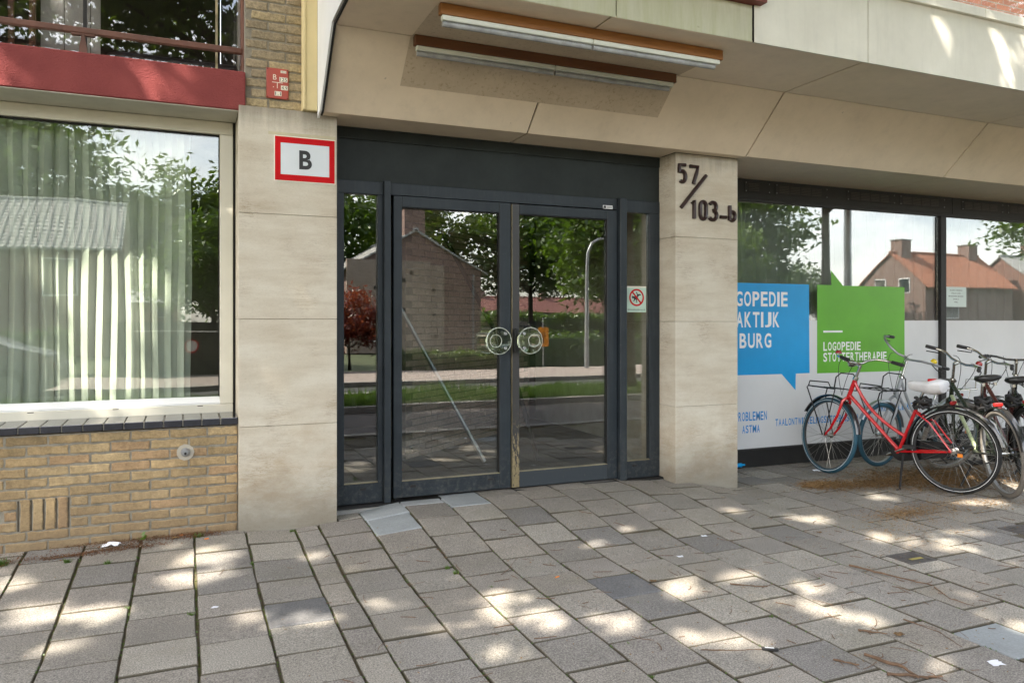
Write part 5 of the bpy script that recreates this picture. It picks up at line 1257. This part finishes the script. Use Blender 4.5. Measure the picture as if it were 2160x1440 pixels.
# ================================================================== BICYCLES
def bicycle(label, rx, ry, heading, R=.35, frame='bike_red', tyre='tyre', ftyre=None, steer=0, style='omafiets', saddle='saddle', wb=1.10, lean=0,
            rack=None, rear_rack=False, bell=None, bar='swept', ring=False, fender='bike_black', sadz=.90, down=None, lamp=False, lockbag=False, bar_mat='chrome', kick=True, stem_h=.10, heart=False, bell_side=1, bar_tilt=0):
    t = thing('bicycle', label, 'bicycle', 'bicycles parked in front of the shop window', (rx, ry, ground(rx, ry) + .003), radians(heading))
    LM = Matrix.Rotation(radians(lean), 4, 'X')
    rh = Vector((0, 0, R)); fh = Vector((wb, 0, R))
    ax = Vector((-.375, 0, .927)).normalized()
    HB = Vector((wb - .215, 0, R + .375)); HT = HB + ax * (.175 if style == 'omafiets' else .16)
    ST = Matrix.Translation(HB) @ Matrix.Rotation(radians(steer), 4, ax) @ Matrix.Translation(-HB)
    FM = LM @ ST
    def part(mb, name, mat, M=LM, parent=t, smooth=True, kind=None):
        mb.xf(M); return mb.build(name, mat, parent, smooth, kind)
    def circ(c, r, a0, a1, n, y=0.0): return [(c[0] + r * cos(radians(a0 + (a1 - a0) * i / n)), y, c[2] + r * sin(radians(a0 + (a1 - a0) * i / n))) for i in range(n + 1)]
    def wheel(c, M, ty):
        rim = part(MB().lathe([(R - .042, -.011), (R - .034, -.013), (R - .034, .013), (R - .042, .011), (R - .046, 0)], c, 'y', 48, True), 'wheel', 'alu' if tyre != 'tyre' else 'rim_dark', M)
        part(MB().lathe([(R - .021 + .0215 * cos(a), .0215 * sin(a)) for a in [2 * pi * i / 10 for i in range(10)]], c, 'y', 56, True), 'tyre', ty, M, rim)
        if ring:
            for sg in (-1, 1): part(MB().lathe([(R - .0255, sg * .0212), (R - .0225, sg * .0216), (R - .0225, sg * .0222), (R - .0255, sg * .0219)], c, 'y', 56, True), 'reflective_ring', 'white', M, rim)
        sk = MB()
        for i in range(32):
            a = 2 * pi * i / 32; sg = 1 if i % 2 else -1; off = (.42 if (i // 2) % 2 else -.42)
            sk.tube([(c[0] + .022 * cos(a + off * 2.4), sg * .03, c[2] + .022 * sin(a + off * 2.4)), (c[0] + (R - .044) * cos(a), 0, c[2] + (R - .044) * sin(a))], .0013, 4, caps=False)
        part(sk, 'spoke', 'spoke_steel', M, rim, kind='stuff')
        part(MB().lathe([(0, -.05), (.008, -.05), (.009, -.036), (.026, -.034), (.026, -.028), (.014, -.024), (.014, .024), (.026, .028), (.026, .034), (.009, .036), (.008, .05), (0, .05)], c, 'y', 16), 'hub', 'chrome', M, rim)
        return rim
    wheel(tuple(rh), LM, tyre); wheel(tuple(fh), FM, ftyre or tyre)
    def fend(c, a0, a1, M, w_=.026, rr=.024):
        rings = []
        for i in range(25):
            a = radians(a0 + (a1 - a0) * i / 24)
            sec = [(-w_, -.010), (-w_ * .7, .004), (0, .009), (w_ * .7, .004), (w_, -.010), (w_ * .7, .0005), (0, .005), (-w_ * .7, .0005)]
            rings.append([(c[0] + (R + rr + q) * cos(a), p, c[2] + (R + rr + q) * sin(a)) for p, q in sec])
        return part(MB().loft(rings), 'mudguard', fender, M)
    fend(rh, -12, 168, LM); fend(fh, 30, 172, FM)
    # fork
    cr = HB + Vector((.012, 0, -.012))
    fk = MB().tube([HB + ax * -.015, cr + Vector((.0, 0, -.01))], .017, 10)
    for sg in (-1, 1):
        fk.tube([cr + Vector((0, sg * .012, .0)), cr + Vector((.01, sg * .045, -.03)), cr.lerp(fh, .45) + Vector((-.035, sg * .048, 0)), cr.lerp(fh, .8) + Vector((-.03, sg * .048, 0)), fh + Vector((0, sg * .050, 0))], .011, 8, rs=[.014, .014, .013, .011, .009])
    part(fk, 'fork', frame, FM)
    # frame
    BB = Vector((.445, 0, R - .055)); ST_ = Vector((.445 - .150, 0, R + .33)); sp_ = Vector((.445 - .215, 0, sadz - .05))
    fr = MB().tube([HB - ax * .01, HT], .019, 12)
    seat_dir = (sp_ - BB).normalized()
    stt = BB + seat_dir * (.40 if style != 'diamond' else .50)
    fr.tube([BB, stt], .015, 10)
    fr.tube([BB + Vector((0, -.035, 0)), BB + Vector((0, .035, 0))], .021, 12)
    dt = MB().tube([HB + ax * .02, BB], .0165, 10)
    if style == 'omafiets':
        p0 = HT - ax * .02; p3 = BB + seat_dir * .14
        c1 = p0 + Vector((-.10, 0, -.23)); c2 = p3 + Vector((.20, 0, .10))
        fr.tube([p0 * (1 - u) ** 3 + c1 * 3 * u * (1 - u) ** 2 + c2 * 3 * u * u * (1 - u) + p3 * u ** 3 for u in [i / 14 for i in range(15)]], .0145, 10)
    elif style == 'double':
        fr.tube([HT - ax * .03, BB + seat_dir * .22], .0175, 10)
    elif style == 'diamond':
        fr.tube([HT - ax * .02, stt - seat_dir * .03], .016, 10)
    for sg in (-1, 1):
        fr.tube([BB + Vector((-.03, sg * .03, 0)), Vector((.20, sg * .05, R - .03)), rh + Vector((0, sg * .058, 0))], .0095, 8)
        fr.tube([stt - seat_dir * .02 + Vector((0, sg * .014, 0)), Vector((.17, sg * .05, R + .22)), rh + Vector((0, sg * .058, 0))], .008, 8)
    part(fr, 'frame', frame)
    part(dt, 'down_tube', down or frame)
    part(MB().tube([stt - seat_dir * .04, sp_], .0125, 10), 'seat_post', 'chrome')
    # saddle
    S = sp_ + Vector((-.02, 0, .035)); prof_ = [(-.14, .055, .015), (-.125, .088, .032), (-.08, .104, .040), (-.03, .088, .036), (.03, .052, .030), (.09, .028, .026), (.125, .018, .02), (.135, .008, .012)]
    rings = []
    for (xx, hw, th2) in prof_:
        k_ = 1.12 if saddle == 'cover' else 1.0
        rings.append([(S.x + xx * k_, hw * k_ * cos(a), S.z + .012 + (th2 * (.95 if saddle == 'cover' else .55) * sin(a) if sin(a) > 0 else (th2 * (2.3 if saddle == 'cover' else 1.05)) * sin(a)) + (.012 if xx < -.06 else 0)) for a in [2 * pi * i / 16 for i in range(16)]])
    sd_ = part(MB().loft(rings), 'saddle', saddle)
    if heart:
        hp = []
        for i in range(24):
            a = 2 * pi * i / 24; hp.append((S.x - .045 + .0022 * (13 * cos(a) - 5 * cos(2 * a) - 2 * cos(3 * a) - cos(4 * a)), .0024 * 16 * sin(a) ** 3))
        part(MB().loft([[(p, q, S.z + .036) for p, q in hp], [(p, q, S.z + .0625 - 3.4 * q * q) for p, q in hp]]), 'heart_patch', 'signred', LM, sd_)
    spg = MB()
    for sg in (-1, 1): spg.tube([(S.x - .09, sg * .045, S.z - .045), (S.x - .09, sg * .045, S.z - .02)], .016, 8)
    for sg in (-1, 1): spg.tube([(S.x - .1, sg * .04, S.z - .04), (S.x + .09, sg * .012, S.z - .02)], .0035, 6)
    part(spg, 'saddle_spring', 'chrome')
    # crank set
    chain = MB().loft([[(x_, yy, z_) for x_, z_ in ([(BB.x + .10 * cos(a), BB.z + .10 * sin(a)) for a in [radians(-90 + 180 * i / 10) for i in range(11)]] + [(rh.x + .055 * cos(a), rh.z + .055 * sin(a)) for a in [radians(90 + 180 * i / 8) for i in range(9)]])] for yy in (-.062, -.045)])
    part(chain, 'chain_case', 'bike_black')
    for sg, a in ((-1, radians(-25)), (1, radians(155))):
        e = BB + Vector((.165 * cos(a), sg * .085, .165 * sin(a)))
        c_ = part(MB().tube([BB + Vector((0, sg * .07, 0)), e], .009, 8), 'crank', 'chrome')
        pd = MB().cbox(e.x - .045, e.x + .045, e.y + sg * .055 - .032, e.y + sg * .055 + .032, e.z - .013, e.z + .013, .004)
        part(pd, 'pedal', 'blackrubber', LM, c_, smooth=False)
    if kick:
        part(MB().tube([BB + Vector((-.05, .03, -.02)), BB + Vector((-.07, .12, -.16)), Vector((BB.x - .10, .21, .012)), Vector((BB.x - .09, .25, .008))], .009, 8), 'kickstand', 'blackmetal')
    # handlebar
    Tp = HT + ax * stem_h; 
    stm_ = MB().tube([HT, Tp], .0125, 10).tube([Tp, Tp + Vector((.035, 0, .022))], .016, 10)
    part(stm_, 'stem', 'chrome', FM); part(MB().tube([HT - ax * .004, HT + ax * .022], .024, 12), 'headset', 'chrome', FM)
    C_ = Tp + Vector((.038, 0, .026)); hb = MB(); grips = []
    for sg in (-1, 1):
        if bar == 'swept': pts = [(0, 0, 0), (.015, .07, .004), (.03, .14, .030), (.01, .215, .050), (-.05, .265, .046), (-.12, .29, .034), (-.21, .305, .016)]
        elif bar == 'wide': pts = [(0, 0, 0), (.03, .06, .0), (.075, .13, .035), (.07, .22, .07), (.0, .285, .075), (-.09, .31, .06), (-.20, .325, .04)]
        else: pts = [(0, 0, 0), (.0, .08, .004), (.005, .16, .028), (-.01, .21, .034), (-.05, .265, .03), (-.09, .30, .026)]
        P_ = [C_ + Vector((a, sg * b, c)) for a, b, c in pts]; hb.tube(P_, .011, 10)
        d_ = (P_[-1] - P_[-2]).normalized(); grips.append((P_[-1] - d_ * .10, P_[-1] + d_ * .012, sg, P_))
    BT = FM @ Matrix.Translation(C_) @ Matrix.Rotation(radians(bar_tilt), 4, 'X') @ Matrix.Translation(-C_); hbo = part(hb, 'handlebar', bar_mat, BT)
    for g0, g1, sg, P_ in grips: part(MB().tube([g0, g0 + (g1 - g0) * .06, g0 + (g1 - g0) * .5, g0 + (g1 - g0) * .94, g1], .016, 12, rs=[.0175, .0155, .0165, .0165, .013]), 'grip', 'blackrubber', BT, hbo)
    if bell: part(MB().lathe([(.0, .032), (.016, .030), (.025, .020), (.028, .006), (.028, .0), (0, -.004)], tuple(grips[bell_side][3][4 if bar != 'flat' else 3] + Vector((.0, 0, .022))), 'z', 18), 'bell', bell, BT, hbo)
    if bar != 'swept' or style != 'omafiets':
        for sg in (0, 1):
            g0 = grips[sg][0]; P_ = grips[sg][3]; part(MB().tube([P_[-3] + Vector((0, 0, -.01)), g0 + Vector((.04, 0, -.035)), grips[sg][1] + Vector((.03, 0, -.045))], .005, 6), 'brake_lever', 'blackmetal', BT, hbo)
    cbm = MB()
    for k_ in range(2):
        a = C_ + Vector((.03, .10 - .2 * k_, .03)); b = cr + Vector((.05, .02, .02))
        cbm.tube([a * (1 - u) ** 2 + (a + Vector((.16, 0, .02))) * 2 * u * (1 - u) + b * u * u for u in [i / 10 for i in range(11)]], .0028, 5)
    part(cbm, 'brake_cable', 'blackplastic', FM)
    # lamps
    if lamp: part(MB().lathe([(0, -.03), (.02, -.028), (.031, 0), (.033, .03), (0, .036)], tuple(C_ + Vector((.05, 0, -.005)) - Vector((0, 0, 0))), 'x', 18), 'head_lamp', 'chrome', FM)
    tlm = MB().cbox(-.20 - .018, -.20 + .012, -.036, .036, R + .305, R + .335, .006)
    tlm.xf(Matrix.Translation((.205 + (-.06 if rear_rack else .0), 0, .075 if not rear_rack else .03)))
    part(tlm, 'rear_lamp', 'redlens', LM, smooth=False)
    part(MB().cbox(-.018, .018, .055, .065, R - .02 + .14, R + .02 + .16, .002).xf(Matrix.Translation((0, 0, 0))) if False else MB().cbox(-.09, -.05, .062, .07, R - .035, R - .005, .002), 'reflector', 'orange', LM, smooth=False)
    if rack == 'front':      # low black carrier over the front wheel
        rk = MB(); zt = R + .415
        x0_, x1_ = wb - .17, wb + .19
        for sg in (-1, 1):
            rk.tube([(x0_, sg * .13, zt + .02), (x1_ - .03, sg * .13, zt + .03), (x1_, sg * .12, zt + .015), (x1_ - .01, sg * .095, zt - .05), fh + Vector((.01, sg * .062, 0))], .006, 8)
            rk.tube([(x0_ + .02, sg * .10, zt + .02), fh + Vector((-.01, sg * .062, 0))], .005, 8)
        rk.tube([(x0_, -.13, zt + .02), (x0_ - .005, -.12, zt + .13), (x0_ - .008, -.07, zt + .17), (x0_ - .008, .07, zt + .17), (x0_ - .005, .12, zt + .13), (x0_, .13, zt + .02)], .006, 8)
        rk.tube([(x1_ - .03, -.13, zt + .03), (x1_ - .02, -.11, zt + .075), (x1_ - .02, .11, zt + .075), (x1_ - .03, .13, zt + .03)], .006, 8)
        for k_ in range(4): rk.tube([(x0_ + .08 * (k_ + .5), -.13, zt + .023), (x0_ + .08 * (k_ + .5), .13, zt + .023)], .0035, 6)
        for yy in (-.05, .05): rk.tube([(x0_, yy, zt + .024), (x1_ - .03, yy, zt + .03)], .0035, 6)
        part(rk, 'front_carrier', 'blackmetal', FM)
    if rear_rack:
        rk = MB(); zt = R + .40
        for sg in (-1, 1):
            rk.tube([(.20, sg * .05, zt), (-.22, sg * .065, zt + .005), (-.26, sg * .04, zt + .005), (-.25, 0, zt + .005)], .006, 8)
            rk.tube([(-.12, sg * .065, zt), rh + Vector((-.01, sg * .07, 0))], .005, 8)
        for k_ in range(4): rk.tube([(.1 - .1 * k_, -.06, zt), (.1 - .1 * k_, .06, zt)], .004, 6)
        rk.tube([(-.2, -.06, zt), (-.215, -.055, zt + .10), (-.215, .055, zt + .10), (-.2, .06, zt)], .005, 8)
        part(rk, 'rear_carrier', 'chrome', LM)
    if lockbag:
        rr = random.Random(3); lk = MB()
        for k_ in range(3):
            c0 = stt + seat_dir * (.03 + .03 * k_); lk.tube([c0 + Vector((.06 * cos(a) + rr.uniform(-.01, .01) - .03, .05 * sin(a), rr.uniform(-.02, .02))) for a in [2 * pi * i / 12 for i in range(12)]], .014, 8, closed=True)
        part(lk, 'chain_lock', 'blackrubber')
    part(MB().tube([(.04, .075, R + .02), (-.02, .085, R - .05), (.14, .075, R - .10)], .004, 6), 'mudguard_stay', 'blackmetal', LM)
    return t

bicycle('red step-through bicycle with a white saddle cover bearing a red heart', 5.797, 4.333, 105.1, wb=1.105, frame='bike_red', tyre='tyre', ftyre='tyre_teal', steer=-20, style='omafiets', saddle='cover',
        rack='front', bell='redlens', ring=True, sadz=.885, lamp=True, lockbag=True, stem_h=.13, lean=-2, heart=True)
bicycle('grey bicycle with teal tyres standing closest along the window', 7.18, 5.36, 177, R=.31, wb=1.0, frame='bike_grey', tyre='tyre_teal', steer=8, bar_tilt=-24, style='omafiets', sadz=.80, rack='front', rear_rack=True, bell='yellow', bar='wide', stem_h=.20, kick=True, bar_mat='alu', fender='alu')
bicycle('dark green bicycle with a pale green down tube and black saddle', 6.06, 4.08, 59, bell_side=0, wb=1.09, frame='bike_green', down='bike_pale', tyre='tyre_grey', style='double', sadz=.95, bell='redlens', bar='flat', steer=-70, stem_h=.17, lockbag=True, lean=-5)
bicycle('dark maroon bicycle behind the green one', 6.50, 4.13, 56, wb=1.09, frame='bike_maroon', tyre='tyre', style='double', sadz=.92, bar='flat', steer=-66, stem_h=.17, lockbag=True, lean=-5)
bicycle('black bicycle furthest right with a black handlebar', 6.95, 4.25, 50, wb=1.09, frame='bike_black', tyre='tyre', style='diamond', sadz=.93, bar='flat', bar_mat='bike_black', steer=-12, stem_h=.15, lean=-4, rear_rack=True)

# ================================================================== SMALL THINGS ON THE GROUND
def scatter(name, label_kind, centres, n, spread, ln, mat, seed, flat=True, h=.012):
    rng = random.Random(seed); mb = MB()
    for _ in range(n):
        cx, cyy, sp0, sp1 = rng.choice(centres)
        x = rng.gauss(cx, sp0); y = rng.gauss(cyy, sp1); g = ground(x, y) + rng.uniform(.001, h); a = rng.uniform(0, pi); l = ln * rng.uniform(.4, 1.3) / 2; w_ = l * rng.uniform(.12, .3); q = rng.uniform(-.004, .004)
        if y > 5.86 or (y > 5.2 and x < 4.3 and not (x < .3 and y < 5.25)): continue
        c_, s_ = cos(a), sin(a)
        mb.add([(x - l * c_, y - l * s_, g), (x + w_ * s_, y - w_ * c_, g + q), (x + l * c_, y + l * s_, g + q), (x - w_ * s_, y + w_ * c_, g + .002)], [(0, 1, 2, 3)])
    o = mb.build(name, mat); o['kind'] = 'stuff'; return o
scatter('fallen_catkins', '', [(5.05, 4.98, .13, .07), (4.95, 4.98, .06, .04)], 4200, .1, .024, 'debris', 1, h=.02)
scatter('fallen_catkins', '', [(5.9, 4.95, .35, .20), (6.4, 4.9, .4, .2), (6.9, 4.7, .5, .25), (6.1, 4.6, .3, .15), (5.5, 4.85, .3, .08)], 15000, .1, .032, 'debris', 2, h=.022)
scatter('fallen_catkins', '', [(4.9, 4.05, .16, .08), (5.3, 4.1, .25, .10), (5.6, 4.0, .3, .1), (4.6, 3.8, .3, .2), (4.85, 4.02, .14, .05)], 3200, .1, .022, 'debris', 3)
scatter('fallen_catkins', '', [(4.4, 3.6, 1.2, .9), (3.5, 3.2, 1.2, .9), (2.2, 3.6, 1.5, 1.0)], 1900, .1, .014, 'debris', 4, h=.006)
scatter('door_crumbs', '', [(1.55, 5.36, .05, .02), (1.9, 5.36, .08, .02), (3.2, 5.35, .05, .015)], 160, .1, .014, 'debris', 5, h=.006)
scatter('wall_moss', '', [(-.42, 5.20, .16, .04), (-.1, 5.22, .13, .03), (.06, 5.20, .08, .03), (-.3, 5.08, .10, .02), (-1.0, 5.05, .12, .05), (-.6, 5.04, .12, .02)], 5200, .1, .011, 'moss', 6, h=.018)
rnd = random.Random(12)
def tuft(x, y, n, s, seed, nm='weed'):
    r = random.Random(seed); mb = MB()
    for _ in range(n):
        a = r.uniform(0, 2 * pi); d = r.uniform(0, s * .5); px, py = x + d * cos(a), y + d * sin(a); g = ground(px, py) - .006; l = s * r.uniform(.4, 1); w_ = .0022 + s * .05; b = r.uniform(0, 2 * pi)
        mb.add([(px - w_ * sin(b), py + w_ * cos(b), g), (px + w_ * sin(b), py - w_ * cos(b), g), (px + l * .6 * cos(b), py + l * .6 * sin(b), g + l * .75)], [(0, 1, 2)])
    return mb
allm = MB()
for (x, y, n, s) in [(1.39, 4.06, 60, .035), (1.37, 4.15, 40, .03), (-.62, 4.95, 70, .04), (-.41, 4.86, 50, .035), (.02, 4.0, 40, .03), (.07, 5.17, 80, .05), (-.95, 5.02, 90, .06), (.63, 5.13, 40, .03), (2.33, 2.62, 40, .03), (1.5, 3.8, 25, .02), (2.6, 2.9, 25, .02), (1.8, 2.9, 20, .02), (-.27, 4.2, 25, .02), (.345, 4.6, 30, .02), (-.26, 4.9, 25, .02), (1.1, 5.0, 20, .015), (2.1, 3.3, 25, .02), (2.32, 2.2, 30, .022), (1.72, 2.6, 25, .02)]:
    q = tuft(x, y, n, s, int(x * 100 + y * 10)); allm.add(q.v, q.f)
for _ in range(900):      # moss threads in the joints
    e_ = rnd.choice(edges[3:22]); yy = rnd.uniform(2.0, 5.2); q = tuft(e_, yy, 5, .010, rnd.random()); allm.add(q.v, q.f)
o = allm.build('weeds', 'grass'); o['kind'] = 'stuff'
# seedling by the wall
sdl = thing('seedling', 'small bright green seedling by the crumpled paper', 'plant')
put(leaf_mesh('foliage', [(-.238, 5.16, ground(-.238, 5.16) + .035)], 9, .022, .022, 3, 'grass'), 'foliage', sdl)
def twig(label, pts, r, seed):
    rr = random.Random(seed); P_ = []
    for i in range(len(pts) - 1):
        a, b = Vector(pts[i]), Vector(pts[i + 1])
        for k_ in range(6): q = a.lerp(b, k_ / 6); P_.append(q + Vector((rr.uniform(-1, 1), rr.uniform(-1, 1))) * r * .8)
    P_.append(Vector(pts[-1]))
    P3 = [(p.x, p.y, ground(p.x, p.y) + r * .9 + .001) for p in P_]; n = len(P3)
    r *= .8; mb = MB().tube(P3, r, 6, rs=[r * (1 - .6 * i / n) * rr.uniform(.7, 1.25) for i in range(n)])
    for _ in range(3):
        i = rr.randrange(1, n - 1); q = Vector(P3[i]); a = rr.uniform(0, 6.28); l = r * rr.uniform(5, 11)
        mb.tube([q, q + Vector((cos(a) * l * .5, sin(a) * l * .5, r * .3)), q + Vector((cos(a + .3) * l, sin(a + .3) * l, 0))], r * .3, 5)
    o = mb.build('twig', 'twig', None, True)
    return tag(o, label, 'twig', 'fallen twigs on the paving')
twig('longest twig on the paving, below the utility cover', [(3.54, 3.30), (3.60, 3.10), (3.68, 2.88)], .009, 1)
twig('thin twig end continuing the longest one', [(3.68, 2.87), (3.60, 2.72), (3.62, 2.6)], .004, 2)
twig('short thick twig near the bottom right corner', [(2.66, 2.40), (2.70, 2.25), (2.68, 2.16)], .010, 3)
twig('twig lying level at the very bottom right', [(2.60, 2.24), (2.72, 2.15), (2.78, 2.13)], .008, 4)
twig('short twig in the middle of the right paving', [(2.84, 2.60), (2.93, 2.52)], .007, 5)
twig('small twig on a tile right of the middle', [(2.70, 3.33), (2.80, 3.25), (2.86, 3.22)], .005, 6)
twig('thin curved twig crossing a tile right of centre', [(1.62, 3.95), (1.70, 4.02), (1.80, 4.16)], .003, 7)
twig('long thin stick lying by the wall paper', [(-.72, 5.02), (-.48, 5.08), (-.30, 5.13)], .006, 8)
twig('thin twig beside the black gadget', [(2.05, 2.72), (2.18, 2.66), (2.30, 2.62)], .003, 9)
twig('thin bent twig near the pale grey slab', [(3.15, 2.62), (3.17, 2.45), (3.12, 2.30)], .0035, 10)
twig('small splinter close to the bottom edge', [(2.50, 2.42), (2.56, 2.34)], .006, 11)
stm = MB(); rs_ = random.Random(31)
for _ in range(230):
    x, y = rs_.gauss(3.7, 1.1), rs_.gauss(3.3, .85)
    if rs_.random() < .25: x, y = rs_.uniform(.5, 3), rs_.uniform(2.2, 4.6)
    if y > 5.1: continue
    a = rs_.uniform(0, 6.28); l = rs_.uniform(.02, .11); bnd = rs_.uniform(-.5, .5); r_w = rs_.uniform(.0009, .0022)
    pts_ = [(x + l * t_ * cos(a + bnd * t_), y + l * t_ * sin(a + bnd * t_)) for t_ in (0, .35, .7, 1)]
    stm.tube([(q[0], q[1], ground(*q) + r_w + .0015) for q in pts_], r_w, 4)
o = stm.build('fallen_stems', 'twig'); o['kind'] = 'stuff'
def crumple(name, label, x, y, s, seed, mat, cat='litter', grp=None, flat=.5):
    rr = random.Random(seed); n = 6; v = []
    for j in range(n):
        for i in range(n):
            ex = 1 - .35 * rr.random() if i in (0, n - 1) or j in (0, n - 1) else 1
            px, py = (i / (n - 1) - .5) * s * ex, (j / (n - 1) - .5) * s * ex * .75
            v.append((x + px + py * .4, y + py - px * .2, ground(x, y) + .003 + s * flat * .35 * rr.random()))
    o = MB().add(v, [(j * n + i, j * n + i + 1, (j + 1) * n + i + 1, (j + 1) * n + i) for j in range(n - 1) for i in range(n - 1)]).build(name, mat)
    return tag(o, label, cat, grp)
crumple('paper_scrap', 'crumpled white paper lying by the brick wall', -.41, 5.17, .105, 4, 'paper')
crumple('paper_scrap', 'small white and red wrapper under the red front wheel', 5.45, 5.47, .08, 5, 'paper')
crumple('paper_scrap', 'white scrap on the paving in front of the right pillar', 2.738, 3.833, .045, 6, 'paper', flat=.1)
crumple('paper_scrap', 'white scrap close to the foot of the right pillar', 3.124, 4.113, .045, 7, 'paper', flat=.1)
crumple('paper_scrap', 'tiny white scrap on the left paving', .13, 4.05, .035, 8, 'paper', flat=.1)
crumple('paper_scrap', 'white paint smear on a tile at the lower right', 3.104, 2.137, .07, 9, 'paper', flat=.04)
crumple('dry_leaf', 'curled brown leaf on the middle paving', 2.344, 3.53, .045, 10, 'debris', 'leaf')
crumple('dry_leaf', 'pinkish dry leaf by the brick wall near the pillar', -.06, 5.19, .05, 11, 'debris', 'leaf')
crumple('dry_leaf', 'brown leaf between the twigs at lower right', 2.98, 2.5, .05, 12, 'debris', 'leaf')
crumple('dry_leaf', 'small dry leaf near the drain cover', 3.9, 3.9, .04, 13, 'debris', 'leaf')
rr = random.Random(6)
for lb, x, y, a in (('cigarette butt right of the middle of the paving', 1.889, 3.79, .3), ('cigarette butt by the moss near the left pillar', .115, 5.10, .1), ('cigarette butt left of the crumpled paper', -.50, 5.08, .5), ('cigarette butt right of the crumpled paper', -.25, 5.10, 1.2), ('cigarette butt against the foot of the brick wall', -.03, 5.235, .1)):
    b = MB().tube([(-.013, 0, .004), (.013, 0, .004)], .0038, 8).build('cigarette_butt', 'orange' if a < 1 else 'cream', None, True); b.location = (x, y, ground(x, y) + .001); b.rotation_euler = (0, 0, a)
    tag(b, lb, 'cigarette butt', 'cigarette butts on the paving')
vp = thing('vape_pen', 'small black and white gadget lying on a sunny tile', 'gadget', None, (2.324, 2.60, ground(2.324, 2.6) + .006), radians(-35))
MB().cbox(-.035, .035, -.009, .009, -.004, .008, .004).build('case', 'blackplastic', vp)
MB().box(-.022, .016, -.005, .005, .0081, .0088).build('label_strip', 'white', vp)
for lb, x, y, s_ in (('dark metal utility cover with a yellow mark set in the paving', 4.01, 3.28, 1), ('dark metal cover at the right edge of the paving', 5.25, 3.42, 1.1)):
    g0 = ground(x, y); t = thing('utility_cover', lb, 'cover', 'metal covers set in the paving', (x, y, g0 + .001))
    MB().cbox(-.11 * s_, .11 * s_, -.09 * s_, .09 * s_, -.02, .002, .002).build('lid', 'cover_iron', t)
    for i in range(5):
        for j in range(4): MB().cbox(-.09 * s_ + i * .038 * s_, -.065 * s_ + i * .038 * s_, -.07 * s_ + j * .036 * s_, -.048 * s_ + j * .036 * s_, .0022, .0045, .001).build('tread_block', 'cover_iron', t)
    if s_ == 1: MB().box(-.05, .05, -.045, -.02, .0047, .0055).build('yellow_mark', 'dull_yellow', t)
blue = thing('drain_cap', 'small blue bottle lying behind the right pillar foot', 'bottle', None, (4.83, 5.83, .012))
MB().tube([(-.05, 0, .018), (.03, 0, .018), (.045, 0, .018), (.07, 0, .018)], .02, 12, rs=[.02, .02, .011, .010]).build('body', 'blue', blue, True)
blue.name = 'bottle'
